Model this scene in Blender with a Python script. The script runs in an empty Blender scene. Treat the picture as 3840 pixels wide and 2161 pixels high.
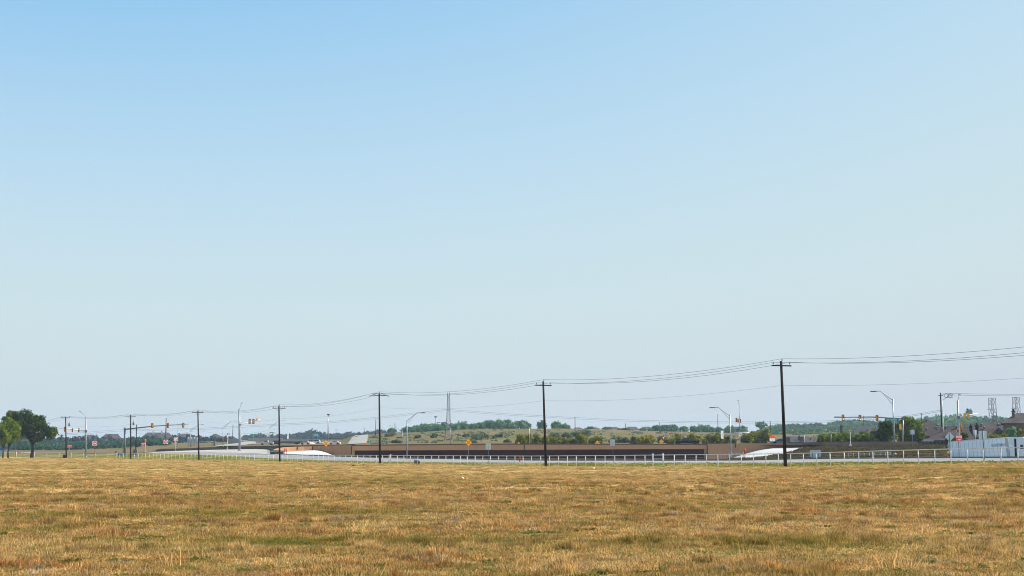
import bpy, bmesh, math, random
import numpy as np
from mathutils import Vector, Matrix, noise as mnoise
R = math.radians
rng = random.Random(7)
npr = np.random.RandomState(11)
scene = bpy.context.scene
COL = scene.collection

# ------------------------------------------------------------------ camera
F, CX, CY, HZ, EYE = 4800.0, 1920.0, 1080.0, 1690.0, 2.0
TH = math.atan((HZ - CY) / F)
CT, ST = math.cos(TH), math.sin(TH)
cam_d = bpy.data.cameras.new('camera'); cam = bpy.data.objects.new('camera', cam_d)
COL.objects.link(cam); scene.camera = cam
cam_d.sensor_width = 36; cam_d.lens = 36 * F / 3840; cam_d.clip_start = 0.1; cam_d.clip_end = 30000
cam.location = (0, 0, EYE); cam.rotation_euler = (math.pi / 2 + TH, 0, 0)

def P(px, py, D):
    """point at depth D (metres along +Y) seen at photo pixel px,py"""
    u = (px - CX) / F; v = (CY - py) / F
    y = CT - v * ST; z = ST + v * CT
    t = D / y
    return Vector((u * t, D, EYE + z * t))
def S(D): return F / (D * CT)            # photo pixels per metre at depth D
def zpy(py, D): return P(CX, py, D).z

# ------------------------------------------------------------------ materials
MATS = {}
def newmat(name):
    m = bpy.data.materials.new(name); m.use_nodes = True
    nt = m.node_tree; nt.nodes.clear()
    return m, nt, nt.nodes, nt.links
def mat(name, c, c2=None, scale=3.0, rough=0.8, metal=0.0, bump=0.0, c3=None, detail=6, stretch=(1, 1, 1), scale2=None, spec=0.12):
    if name in MATS: return MATS[name]
    m, nt, N, L = newmat(name)
    out = N.new('ShaderNodeOutputMaterial'); b = N.new('ShaderNodeBsdfPrincipled')
    L.new(b.outputs[0], out.inputs[0])
    b.inputs['Roughness'].default_value = rough; b.inputs['Metallic'].default_value = metal
    b.inputs['Specular IOR Level'].default_value = spec
    if c2 is None: c2 = tuple(x * 0.8 for x in c)
    geo = N.new('ShaderNodeNewGeometry'); mp = N.new('ShaderNodeMapping'); mp.inputs['Scale'].default_value = stretch
    L.new(geo.outputs['Position'], mp.inputs[0])
    nz = N.new('ShaderNodeTexNoise'); nz.inputs['Scale'].default_value = scale; nz.inputs['Detail'].default_value = detail
    nz.inputs['Roughness'].default_value = 0.65
    L.new(mp.outputs[0], nz.inputs['Vector'])
    r = N.new('ShaderNodeMapRange'); r.inputs[1].default_value = 0.36; r.inputs[2].default_value = 0.64
    L.new(nz.outputs[0], r.inputs[0])
    mx = N.new('ShaderNodeMix'); mx.data_type = 'RGBA'
    mx.inputs[6].default_value = (*c, 1); mx.inputs[7].default_value = (*c2, 1)
    L.new(r.outputs[0], mx.inputs[0])
    o = mx.outputs[2]
    if c3 is not None:
        n2 = N.new('ShaderNodeTexNoise'); n2.inputs['Scale'].default_value = scale2 or scale * 0.23; n2.inputs['Detail'].default_value = 5
        L.new(mp.outputs[0], n2.inputs['Vector'])
        r2 = N.new('ShaderNodeMapRange'); r2.inputs[1].default_value = 0.45; r2.inputs[2].default_value = 0.62
        L.new(n2.outputs[0], r2.inputs[0])
        m2 = N.new('ShaderNodeMix'); m2.data_type = 'RGBA'; m2.inputs[7].default_value = (*c3, 1)
        L.new(o, m2.inputs[6]); L.new(r2.outputs[0], m2.inputs[0]); o = m2.outputs[2]
    L.new(o, b.inputs['Base Color'])
    if bump:
        bp = N.new('ShaderNodeBump'); bp.inputs['Strength'].default_value = bump; bp.inputs['Distance'].default_value = 0.2
        L.new(nz.outputs[0], bp.inputs['Height']); L.new(bp.outputs[0], b.inputs['Normal'])
    MATS[name] = m; return m
def leafmat(name, c1, c2, c3=None, scale=0.6, trans=0.35):
    m, nt, N, L = newmat(name)
    out = N.new('ShaderNodeOutputMaterial'); d = N.new('ShaderNodeBsdfDiffuse'); t = N.new('ShaderNodeBsdfTranslucent')
    ms = N.new('ShaderNodeMixShader'); ms.inputs[0].default_value = trans
    L.new(d.outputs[0], ms.inputs[1]); L.new(t.outputs[0], ms.inputs[2]); L.new(ms.outputs[0], out.inputs[0])
    geo = N.new('ShaderNodeNewGeometry'); nz = N.new('ShaderNodeTexNoise'); nz.inputs['Scale'].default_value = scale; nz.inputs['Detail'].default_value = 3
    L.new(geo.outputs['Position'], nz.inputs['Vector'])
    add = N.new('ShaderNodeMath'); add.operation = 'MULTIPLY_ADD'; add.inputs[1].default_value = 0.45
    L.new(geo.outputs['Random Per Island'], add.inputs[0])
    r = N.new('ShaderNodeMapRange'); r.inputs[1].default_value = 0.3; r.inputs[2].default_value = 0.7; r.inputs[3].default_value = -0.1; r.inputs[4].default_value = 0.65
    L.new(nz.outputs[0], r.inputs[0]); L.new(r.outputs[0], add.inputs[2])
    cr = N.new('ShaderNodeValToRGB'); cr.color_ramp.elements[0].color = (*c1, 1); cr.color_ramp.elements[1].color = (*c2, 1)
    cr.color_ramp.elements[0].position = 0.1; cr.color_ramp.elements[1].position = 0.75
    if c3 is not None:
        e = cr.color_ramp.elements.new(1.0); e.color = (*c3, 1)
    L.new(add.outputs[0], cr.inputs[0]); L.new(cr.outputs[0], d.inputs[0]); L.new(cr.outputs[0], t.inputs[0])
    MATS[name] = m; return m

# ------------------------------------------------------------------ mesh builder
class MB:
    def __init__(s): s.v = []; s.f = []; s.m = []; s.mats = []; s.cur = 0; s.smooth = []
    def use(s, m):
        if m not in s.mats: s.mats.append(m)
        s.cur = s.mats.index(m); return s
    def face(s, pts, sm=False):
        i = len(s.v); s.v += [tuple(p) for p in pts]; s.f.append(tuple(range(i, i + len(pts)))); s.m.append(s.cur); s.smooth.append(sm)
    def faces(s, vs, fs, sm=False):
        i = len(s.v); s.v += [tuple(p) for p in vs]
        for f in fs: s.f.append(tuple(i + k for k in f)); s.m.append(s.cur); s.smooth.append(sm)
    def box(s, a, b, rot=None, org=None):
        x0, y0, z0 = a; x1, y1, z1 = b
        vs = [Vector(p) for p in ((x0, y0, z0), (x1, y0, z0), (x1, y1, z0), (x0, y1, z0), (x0, y0, z1), (x1, y0, z1), (x1, y1, z1), (x0, y1, z1))]
        if rot is not None:
            o = Vector(org or (0, 0, 0)); vs = [rot @ (p - o) + o for p in vs]
        s.faces(vs, [(0, 3, 2, 1), (4, 5, 6, 7), (0, 1, 5, 4), (1, 2, 6, 5), (2, 3, 7, 6), (3, 0, 4, 7)]); return s
    def cbox(s, c, d, rot=None):
        c = Vector(c); d = Vector(d) / 2
        return s.box(c - d, c + d, rot, c)
    def tube(s, pts, r, n=8, cap=True, smooth=True):
        pts = [Vector(p) for p in pts]
        rs = r if isinstance(r, (list, tuple)) else [r] * len(pts)
        rings = []; i0 = len(s.v)
        for k, p in enumerate(pts):
            d = (pts[min(k + 1, len(pts) - 1)] - pts[max(k - 1, 0)]).normalized()
            a = Vector((0, 0, 1)) if abs(d.z) < 0.9 else Vector((1, 0, 0))
            u = d.cross(a).normalized(); w = d.cross(u)
            for j in range(n):
                an = 2 * math.pi * j / n
                s.v.append(tuple(p + (u * math.cos(an) + w * math.sin(an)) * rs[k]))
        for k in range(len(pts) - 1):
            for j in range(n):
                a = i0 + k * n + j; b = i0 + k * n + (j + 1) % n
                s.f.append((a, b, b + n, a + n)); s.m.append(s.cur); s.smooth.append(smooth)
        if cap:
            s.f.append(tuple(i0 + j for j in range(n))); s.m.append(s.cur); s.smooth.append(False)
            e = i0 + (len(pts) - 1) * n
            s.f.append(tuple(e + n - 1 - j for j in range(n))); s.m.append(s.cur); s.smooth.append(False)
        return s
    def prism(s, poly, y0, y1):
        """polygon in (x,z) extruded along y"""
        n = len(poly); vs = [(x, y0, z) for x, z in poly] + [(x, y1, z) for x, z in poly]
        fs = [tuple(range(n)), tuple(range(2 * n - 1, n - 1, -1))] + [(i, i + n, (i + 1) % n + n, (i + 1) % n) for i in range(n)]
        s.faces(vs, fs); return s
    def build(s, name, m=None, parent=None):
        me = bpy.data.meshes.new(name); me.from_pydata(s.v, [], s.f)
        ms = s.mats if s.mats else [m]
        for q in ms: me.materials.append(q)
        if s.mats: me.polygons.foreach_set('material_index', s.m)
        me.polygons.foreach_set('use_smooth', s.smooth)
        me.update()
        bm = bmesh.new(); bm.from_mesh(me); bmesh.ops.recalc_face_normals(bm, faces=bm.faces); bm.to_mesh(me); bm.free()
        o = bpy.data.objects.new(name, me); COL.objects.link(o)
        if parent is not None: o.parent = parent
        return o
def tag(o, label, cat, group=None, kind=None):
    o['label'] = label
    if cat: o['category'] = cat
    if group: o['group'] = group
    if kind: o['kind'] = kind
    return o
def thing(name, label, cat, loc=(0, 0, 0), rz=0.0, group=None, rot=None):
    o = bpy.data.objects.new(name, None); COL.objects.link(o); o.empty_display_size = 0.2
    o.location = loc; o.rotation_euler = rot or (0, 0, rz)
    return tag(o, label, cat, group)
def struct(o, label=None, kind='structure'):
    o['kind'] = kind
    if label: o['label'] = label
    return o
_txt = {}
def text_faces(mb, s, size, cx, y, cz, m, sx=1.0, bold=0.0, xyz=None):
    """flat lettering centred on cx,cz in the x-z plane at depth y, appended to mb"""
    if s not in _txt:
        cu = bpy.data.curves.new('t', 'FONT'); cu.body = s; cu.align_x = 'CENTER'; cu.align_y = 'CENTER'; cu.resolution_u = 2; cu.offset = 0.015
        ob = bpy.data.objects.new('t', cu); COL.objects.link(ob)
        dg = bpy.context.evaluated_depsgraph_get(); me = bpy.data.meshes.new_from_object(ob.evaluated_get(dg))
        _txt[s] = ([tuple(v.co) for v in me.vertices], [tuple(p.vertices) for p in me.polygons])
        bpy.data.objects.remove(ob); bpy.data.curves.remove(cu); bpy.data.meshes.remove(me)
    vs, fs = _txt[s]
    mb.use(m); mb.faces([(cx + x * size * sx, y, cz + yy * size) for x, yy, _ in vs], fs)

# palette
wood = mat('pole_wood', (0.03, 0.022, 0.018), (0.012, 0.009, 0.008), 2.5, 0.85, stretch=(1, 1, .2))
steel = mat('galvanised_steel', (0.36, 0.37, 0.4), (0.24, 0.25, 0.28), 1.5, 0.45, 0.35)
steel_dark = mat('weathered_steel', (0.2, 0.2, 0.21), (0.13, 0.13, 0.14), 2, 0.5, 0.3)
white_pipe = mat('white_pipe_paint', (0.76, 0.77, 0.78), (0.46, 0.44, 0.42), 5, 0.5)
white = mat('white_paint', (0.8, 0.8, 0.8), (0.72, 0.72, 0.72), 2, 0.5)
amber = mat('signal_amber', (0.92, 0.38, 0.014), (0.8, 0.31, 0.012), 4, 0.45)
black = mat('matt_black', (0.012, 0.012, 0.014), (0.02, 0.02, 0.02), 4, 0.7)
wirem = mat('wire_metal', (0.06, 0.065, 0.07), None, 1, 0.6)
lattice = mat('lattice_steel', (0.17, 0.16, 0.165), (0.1, 0.09, 0.1), 1, 0.6, 0.3)
sign_back = mat('sign_back_aluminium', (0.62, 0.65, 0.66), (0.54, 0.57, 0.58), 3, 0.5, 0.1)
sign_red = mat('sign_red', (0.55, 0.02, 0.02), (0.46, 0.015, 0.015), 3, 0.5)
sign_orange = mat('sign_orange', (1.0, 0.40, 0.008), (0.95, 0.36, 0.008), 3, 0.5)
sign_white = mat('sign_white', (0.78, 0.78, 0.78), None, 3, 0.5)
sign_green = mat('sign_green', (0.0, 0.19, 0.16), (0.0, 0.16, 0.14), 3, 0.5)
sign_blue = mat('sign_blue', (0.05, 0.16, 0.4), None, 3, 0.5)
orange_red = mat('safety_orange', (0.85, 0.09, 0.02), None, 3, 0.5)
glass = mat('dark_glass', (0.02, 0.03, 0.04), None, 2, 0.1, spec=0.6)
rubber = mat('rubber', (0.015, 0.015, 0.015), None, 5, 0.8)
concrete = mat('pale_concrete', (0.36, 0.34, 0.31), (0.31, 0.29, 0.265), 0.4, 0.85, c3=(0.27, 0.24, 0.205))

# ------------------------------------------------------------------ terrain profile (photo columns -> rows of depth and height)
def tab(rows):
    a = np.array(rows, float)
    return a
def it(px, a, c): return float(np.interp(px, a[:, 0], a[:, c]))
def s_f(px): return max(12.3, 16 + .0086 * (px - 743)) if px > 743 else max(12.3, 16 + .0051 * (px - 743))
RAIL = tab([(-600, 1698), (100, 1697), (430, 1700), (600, 1701), (1000, 1704.5), (1330, 1707), (1700, 1709), (2000, 1710), (2300, 1708), (2500, 1706), (2700, 1704), (2880, 1702), (3000, 1700), (3360, 1689), (3600, 1683), (3840, 1678), (4400, 1664)])
FH = 1.4
def rowF(px):
    D = F / (CT * s_f(px)); return D, zpy(it(px, RAIL, 1), D) - FH
TV = tab([(-600, 1706, 480), (300, 1703, 430), (480, 1700, 390), (560, 1699, 375), (700, 1703, 345), (900, 1711, 310), (960, 1716, 296), (1200, 1726, 262), (1440, 1731, 236), (1700, 1734, 215), (2000, 1735, 195), (2400, 1735, 176), (2880, 1735, 158), (3360, 1731, 143), (3840, 1728, 130), (4400, 1726, 120)])
TK = tab([(-600, 1705.9, 480.4), (300, 1702.9, 430.4), (480, 1699.9, 390.4), (545, 1699, 377), (560, 1697, 395), (600, 1694, 428), (700, 1690, 415), (800, 1687, 392), (960, 1684, 358), (1005, 1687, 340), (1020, 1697, 318), (1050, 1703, 305), (1150, 1708, 288), (1300, 1713, 264), (1440, 1718, 250), (1700, 1722, 229), (2000, 1727, 208), (2500, 1728, 185), (2800, 1727, 174), (3000, 1722, 167), (3360, 1719, 156), (3840, 1717, 143), (4400, 1715, 132)])
TS = tab([(-600, 1704, 486), (300, 1701.5, 440), (480, 1698.6, 400), (545, 1697, 390), (560, 1696.8, 397), (600, 1693.8, 430), (700, 1689.8, 417), (800, 1686.8, 394), (960, 1683.8, 360), (1005, 1686.8, 342), (1020, 1696.8, 320), (1050, 1702.5, 308), (1150, 1707, 292), (1262, 1711.5, 274), (1440, 1714, 262), (1700, 1718, 242), (2000, 1719, 222), (2300, 1720, 204), (2650, 1721, 190), (2820, 1721, 184), (2900, 1708, 215), (2960, 1697, 240), (3015, 1678, 270), (3100, 1673, 275), (3440, 1671, 262), (3540, 1669, 258), (3562, 1719, 156), (3840, 1716.6, 146), (4400, 1714.6, 135)])
def row(t, px):
    D = it(px, t, 2); return D, zpy(it(px, t, 1), D)
TW = tab([(-600, 1694, 492), (480, 1693.5, 470), (560, 1693, 466), (600, 1693, 451), (800, 1688, 412), (960, 1683.5, 385), (1015, 1686, 366), (1023, 1698, 326), (1035, 1696, 334), (1060, 1694, 338), (1110, 1690, 341), (1180, 1688, 340), (1210, 1692, 338), (1262, 1712, 337), (1400, 1762, 336), (2600, 1762, 336), (2735, 1720, 334), (2800, 1700, 333), (2850, 1687, 332), (2900, 1680, 331), (3020, 1677, 328), (3200, 1674, 306), (3440, 1673, 291), (3545, 1673, 290), (3565, 1740, 288), (4400, 1735, 288)])
def rowP(px):
    Dk, zk = row(TS, px); Dw, zw = row(TW, px)
    if px < 1240 or 3015 < px < 3545: return Dk + 0.6, zk - 0.02
    if px >= 3560:
        return Dk + 9, float(np.interp(px, [3560, 3783, 4400], [-.85, -.25, .5]))
    if px <= 1262: return Dk + 2, zk - 0.3
    return Dk + 8, min(zw, zk - 0.5)
T0 = tab([(-600, 1693, 496), (480, 1692.5, 474), (560, 1692, 470), (600, 1688, 455), (960, 1676, 389), (1015, 1676, 374), (1035, 1676, 356), (1130, 1675, 352), (1330, 1673, 341), (2652, 1671, 340), (3200, 1668, 312), (3440, 1666, 296), (3560, 1668, 296), (4400, 1668, 294)])
T1 = tab([(-600, 1692, 620), (0, 1691, 620), (250, 1688, 620), (420, 1681, 600), (540, 1672, 600), (700, 1667, 600), (900, 1668, 600), (1100, 1668, 560), (1300, 1667, 520), (1440, 1660, 480), (1700, 1655, 480), (2100, 1655, 480), (2700, 1655, 480), (2900, 1660, 440), (3400, 1662, 400), (4400, 1660, 380)])
T2 = tab([(-600, 1682, 1100), (0, 1682, 1100), (300, 1680, 1100), (540, 1664, 1000), (700, 1660, 1000), (860, 1657, 1000), (1000, 1655, 1000), (1200, 1652, 950), (1280, 1650, 900), (1322, 1634, 850), (1390, 1630, 820), (1440, 1625, 780), (1560, 1621, 760), (1700, 1612, 760), (1800, 1608, 760), (2150, 1607, 760), (2300, 1611, 760), (2500, 1618, 760), (2700, 1622, 760), (2880, 1632, 740), (3000, 1643, 700), (3400, 1648, 640), (4400, 1645, 600)])
T3 = tab([(-600, 1670, 1900), (900, 1652, 1900), (1300, 1650, 1800), (1500, 1640, 1700), (2500, 1635, 1600), (2800, 1620, 1500), (3000, 1598, 1300), (3300, 1590, 1250), (3600, 1588, 1200), (4400, 1585, 1150)])
def colx(px, D): return (px - CX) / F * D * CT
def rows(px):
    Df, zf = rowF(px)
    def zfield(D):
        t = D / Df; w = max(0, min(1, (t - .25) / .75)); w = w * w * (3 - 2 * w); r_ = max(0, min(1, (D - 22) / 25)) * max(0, min(1, (Df - D) / 25)); x = colx(px, D)
        return zf * w + r_ * (.24 * mnoise.noise((x * .012, D * .045, 4.0)) + .10 * mnoise.noise((x * .04, D * .13, 8.0)))
    out = []
    for k in range(71):
        D = 2 + (Df - 2) * (k / 70) ** 1.5
        out.append((D, zfield(D), 'F'))
    for nm, r in (('V', row(TV, px)), ('K', row(TK, px)), ('S', row(TS, px)), ('P', rowP(px)), ('W', row(TW, px)), ('0', row(T0, px)), ('1', row(T1, px)), ('2', row(T2, px)), ('3', row(T3, px))):
        out.append((r[0], r[1], nm))
    out.append((9000, zpy(1672, 9000), 'X'))
    return out
COLS = [-6000, -4500, -3200, -2200, -1500, -1000, -700, -450, -300] + list(range(-200, 4041, 20)) + [4140, 4300, 4540, 4840, 5340, 6040, 7040, 8340, 9800]
COLS = sorted(set(COLS + [1023, 1035, 1262, 2735, 3015, 3545, 3562, 3566]))
GRID = [rows(p) for p in COLS]
COLA = np.array(COLS, float)
def gz(X, Y):
    px = CX + X * F / (Y * CT)
    i = int(np.clip(np.searchsorted(COLA, px) - 1, 0, len(COLS) - 2)); t = min(1, max(0, (px - COLA[i]) / (COLA[i + 1] - COLA[i])))
    zs = []
    for g in (GRID[i], GRID[i + 1]):
        Ds = [a[0] for a in g]; zs.append(np.interp(Y, Ds, [a[1] for a in g]))
    return float(zs[0] * (1 - t) + zs[1] * t)
def gpt(px, D, up=0.0):
    X = colx(px, D); return Vector((X, D, gz(X, D) + up))
NF = 71
IDX = {'F': NF - 1, 'V': NF, 'K': NF + 1, 'S': NF + 2, 'P': NF + 3, 'W': NF + 4, '0': NF + 5, '1': NF + 6, '2': NF + 7, '3': NF + 8, 'X': NF + 9}
def strip(name, m, a, b, label, sub=1, rough=0.0, extra=None, smooth=True, lo=-1e9, hi=1e9):
    mb = MB(); vs = []; fs = []
    ci_ = [i for i, p in enumerate(COLS) if lo <= p <= hi]
    rowsn = []
    for k in range(a, b):
        for j in range(sub): rowsn.append((k, j / sub))
    rowsn.append((b, 0.0))
    nc = len(ci_)
    for (k, t) in rowsn:
        for i in ci_:
            px = COLS[i]
            D0, z0 = GRID[i][k][:2]; D, z = D0, z0
            if t > 0:
                D1, z1 = GRID[i][k + 1][:2]; D = D0 + (D1 - D0) * t; z = z0 + (z1 - z0) * t
            x = colx(px, D)
            if rough and 0 < t: z += rough * mnoise.noise((x * .06, D * .06, 0))
            vs.append((x, D, z))
    for r in range(len(rowsn) - 1):
        for i in range(nc - 1):
            fs.append((r * nc + i, r * nc + i + 1, (r + 1) * nc + i + 1, (r + 1) * nc + i))
    mb.faces(vs, fs, smooth)
    if extra: extra(mb)
    return struct(mb.build(name, m), label)

# field soil and thatch under the grass
def field_mat(name, far=True):
    m, nt, N, L = newmat(name)
    out = N.new('ShaderNodeOutputMaterial'); d = N.new('ShaderNodeBsdfDiffuse'); t = N.new('ShaderNodeBsdfTranslucent')
    ms = N.new('ShaderNodeMixShader'); ms.inputs[0].default_value = 0.4 if not far else 0.0
    L.new(d.outputs[0], ms.inputs[1]); L.new(t.outputs[0], ms.inputs[2]); L.new(ms.outputs[0], out.inputs[0])
    geo = N.new('ShaderNodeNewGeometry')
    def nz(scale, lo, hi, det=3, st=(1, 1, 0), off=0):
        mp = N.new('ShaderNodeMapping'); mp.inputs['Scale'].default_value = st; mp.inputs['Location'].default_value = (off, off, 0)
        L.new(geo.outputs['Position'], mp.inputs[0])
        n = N.new('ShaderNodeTexNoise'); n.inputs['Scale'].default_value = scale; n.inputs['Detail'].default_value = det; n.inputs['Roughness'].default_value = 0.6
        L.new(mp.outputs[0], n.inputs['Vector'])
        r = N.new('ShaderNodeMapRange'); r.inputs[1].default_value = lo; r.inputs[2].default_value = hi
        L.new(n.outputs[0], r.inputs[0]); return r.outputs[0]
    def mix(f, a, b):
        mx = N.new('ShaderNodeMix'); mx.data_type = 'RGBA'
        for s_, v in ((6, a), (7, b)):
            if isinstance(v, tuple): mx.inputs[s_].default_value = (*v, 1)
            else: L.new(v, mx.inputs[s_])
        L.new(f, mx.inputs[0]); return mx.outputs[2]
    tan, straw, rust, green, olive, grey = (0.54, 0.30, 0.105), (0.70, 0.455, 0.19), (0.43, 0.18, 0.06), (0.15, 0.155, 0.034), (0.36, 0.24, 0.06), (0.53, 0.39, 0.27)
    base = mix(nz(.35, .38, .62), tan, straw)
    base = mix(nz(.8, .52, .66, off=17), base, rust)
    base = mix(nz(1.1, .56, .68, off=41), base, grey)
    base = mix(nz(.05, .52, .70, 3, (.2, 1, 0), off=88), base, straw)
    base = mix(nz(.17, .49, .63, 4, (.28, 1, 0), off=5), base, olive)
    base = mix(nz(.5, .56, .72, 6, (.5, 1, 0), off=63), base, green)
    sx_ = N.new('ShaderNodeSeparateXYZ'); L.new(geo.outputs['Position'], sx_.inputs[0])
    ry = N.new('ShaderNodeMapRange'); ry.inputs[1].default_value = 75; ry.inputs[2].default_value = 150; ry.inputs[4].default_value = .55; L.new(sx_.outputs[1], ry.inputs[0])
    base = mix(ry.outputs[0], base, (0.60, 0.41, 0.17))
    if not far:
        # blade-to-blade variation
        f = N.new('ShaderNodeMapRange'); f.inputs[1].default_value = 0.0; f.inputs[2].default_value = 1.0; f.inputs[3].default_value = 0.35; f.inputs[4].default_value = 1.5
        L.new(geo.outputs['Random Per Island'], f.inputs[0])
        oi = N.new('ShaderNodeObjectInfo')
        f2 = N.new('ShaderNodeMapRange'); f2.inputs[3].default_value = 0.62; f2.inputs[4].default_value = 1.3; L.new(oi.outputs['Random'], f2.inputs[0])
        mu = N.new('ShaderNodeMath'); mu.operation = 'MULTIPLY'; L.new(f.outputs[0], mu.inputs[0]); L.new(f2.outputs[0], mu.inputs[1])
        sc = N.new('ShaderNodeVectorMath'); sc.operation = 'SCALE'; L.new(base, sc.inputs[0]); L.new(mu.outputs[0], sc.inputs['Scale'])
        base = sc.outputs[0]
        at = N.new('ShaderNodeAttribute'); at.attribute_name = 'green'
        base = mix(at.outputs['Fac'], base, (0.11, 0.15, 0.03))
    else:
        fine = nz(6, .3, .7, 4); base = mix(fine, base, (0.24, 0.15, 0.055))
    L.new(base, d.inputs[0]); L.new(base, t.inputs[0])
    MATS[name] = m; return m
field_m = field_mat('field_thatch', True); blade_m = field_mat('dry_grass', False)
def back_patch(mb):
    mb.face([(-700, -80, -.02), (700, -80, -.02), (700, 2.2, -.02), (-700, 2.2, -.02)])
strip('field', field_m, 0, IDX['F'], 'dry mown pasture covering the whole foreground', extra=back_patch)
verge_m = mat('verge_grass', (0.15, 0.145, 0.02), (0.09, 0.095, 0.014), 0.7, 0.9, c3=(0.26, 0.19, 0.055), bump=.5, stretch=(1, .5, 1), spec=0.0)
strip('verge', verge_m, IDX['F'], IDX['V'], 'green mown verge between the pipe fence and the road', sub=3)
road_m = mat('road_concrete', (0.30, 0.275, 0.265), (0.25, 0.23, 0.225), 0.25, 0.85, c3=(0.29, 0.27, 0.255), stretch=(1, .3, 1), spec=0.0)
strip('road', road_m, IDX['V'], IDX['K'], 'pale concrete frontage road beyond the fence', sub=2)
bank_m = mat('bank_grass', (0.095, 0.064, 0.032), (0.03, 0.026, 0.011), 1.8, 0.95, c3=(0.035, 0.045, 0.009), scale2=.22, bump=1.0, stretch=(1, .35, 1), spec=0.0)
strip('embankment', bank_m, IDX['K'], IDX['S'], 'brown and green grass bank beyond the frontage road', sub=4, rough=.25)
strip('cutting_slope', mat('slope_dirt', (0.07, 0.052, 0.028), (0.04, 0.035, 0.016), .5, .95, spec=0.0), IDX['S'], IDX['P'], 'slope down into the highway cutting')
pave_m = mat('new_concrete_pavement', (0.53, 0.51, 0.49), (0.45, 0.435, 0.42), 0.5, 0.8, c3=(0.42, 0.40, 0.38), scale2=.12, stretch=(1, .4, 1), spec=0.0)
strip('highway_pavement', pave_m, IDX['P'], IDX['W'], 'bright new concrete ramp pavement in the cutting', sub=3, lo=600, hi=3500)
strip('service_road', road_m, IDX['P'], IDX['W'], 'grey exit ramp surface under the white truck', sub=3, lo=3566)
strip('embankment', bank_m, IDX['P'], IDX['W'], 'grass end slope of the bank behind the trailer', sub=3, lo=3500, hi=3566)
hill_m = mat('hill_dry_grass', (0.185, 0.132, 0.08), (0.13, 0.095, 0.05), 0.08, 0.95, c3=(0.125, 0.115, 0.045), scale2=.018, stretch=(1, .5, 1), spec=0.0)
strip('ground', hill_m, IDX['P'], IDX['W'], 'dry grass ground left of the paved junction', sub=2, lo=-1e9, hi=600)
strip('terrain', hill_m, IDX['W'], IDX['X'], 'dry grass land and low hill behind the retaining wall', sub=6, rough=.5)

# kerb along the far edge of the road
kerb_m = mat('kerb_concrete', (0.2, 0.18, 0.17), (0.14, 0.13, 0.12), .8, .9, spec=0.0)  # kerb colour darkened to stand for its shadow side
mb = MB(); pts = []
for px in range(1050, 4300, 25):
    D, z = row(TK, px); pts.append(Vector((colx(px, D), D, z)))
for a, b in zip(pts[:-1], pts[1:]):
    for (p, q) in ((a, b),):
        h = Vector((0, 0, .17)); w = Vector((0, .35, 0)); dn = Vector((0, 0, -.1))
        mb.faces([p + dn, q + dn, q + h, p + h, q + h + w, p + h + w, q + w + dn, p + w + dn], [(0, 1, 2, 3), (3, 2, 4, 5), (5, 4, 6, 7)])
struct(mb.build('kerb', kerb_m), 'dark kerb along the far side of the frontage road')

def ribbon(name, m, cl, up, label, n=24):
    """road ribbon from [(pxL, pxR, D)]"""
    a = np.array(cl, float); k = np.arange(len(a)); mb = MB(); vs = []; fs = []
    for i in range(n + 1):
        t = i / n * (len(a) - 1); l = np.interp(t, k, a[:, 0]); r = np.interp(t, k, a[:, 1]); D = np.interp(t, k, a[:, 2])
        for q in range(5):
            vs.append(gpt(l + (r - l) * q / 4, D, up))
    for i in range(n):
        for q in range(4): fs.append((i * 5 + q, i * 5 + q + 1, i * 5 + q + 6, i * 5 + q + 5))
    mb.faces(vs, fs, True); return struct(mb.build(name, m), label)
ribbon('hill_road', concrete, [(1300, 1376, 480), (1306, 1377, 560), (1316, 1379, 700), (1327, 1381, 840)], .25, 'white concrete road climbing the rise in the distance')
ribbon('far_road', concrete, [(800, 905, 470), (842, 930, 560), (890, 960, 700), (915, 955, 960)], .3, 'white road running away behind the long wall')
ribbon('cross_road', concrete, [(930, 1260, 620), (940, 1250, 680)], .3, 'pale paved strip of road works beyond the wall')
ribbon('upper_road', mat('tan_fill', (0.4, 0.35, 0.29), (0.33, 0.29, 0.23), .05, .9), [(760, 1290, 1000), (770, 1295, 1250)], .9, 'tan graded fill of the far road works')

pad_m = mat('cream_concrete', (0.44, 0.40, 0.36), (0.38, 0.345, 0.31), .2, .85, c3=(.33, .31, .29), stretch=(.4, 1, 1), spec=0.0)
mb = MB(); vs = []; fs = []; xs_ = [570, 600, 650, 700, 750, 800, 850, 900, 940, 975, 1002]
for px in xs_:
    (Dv, zv), (Dk, zk) = row(TV, px), row(TK, px)
    for q in (.42, .6, .8, .985): D_ = Dv + (Dk - Dv) * q; vs.append((colx(px, D_), D_, zv + (zk - zv) * q + .05))
for i in range(len(xs_) - 1):
    for q in range(3): fs.append((i * 4 + q, i * 4 + 4 + q, i * 4 + 5 + q, i * 4 + 1 + q))
mb.faces(vs, fs, True); struct(mb.build('junction_pavement', pad_m), 'creamy concrete pavement of the junction before the parapet wall')

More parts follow.
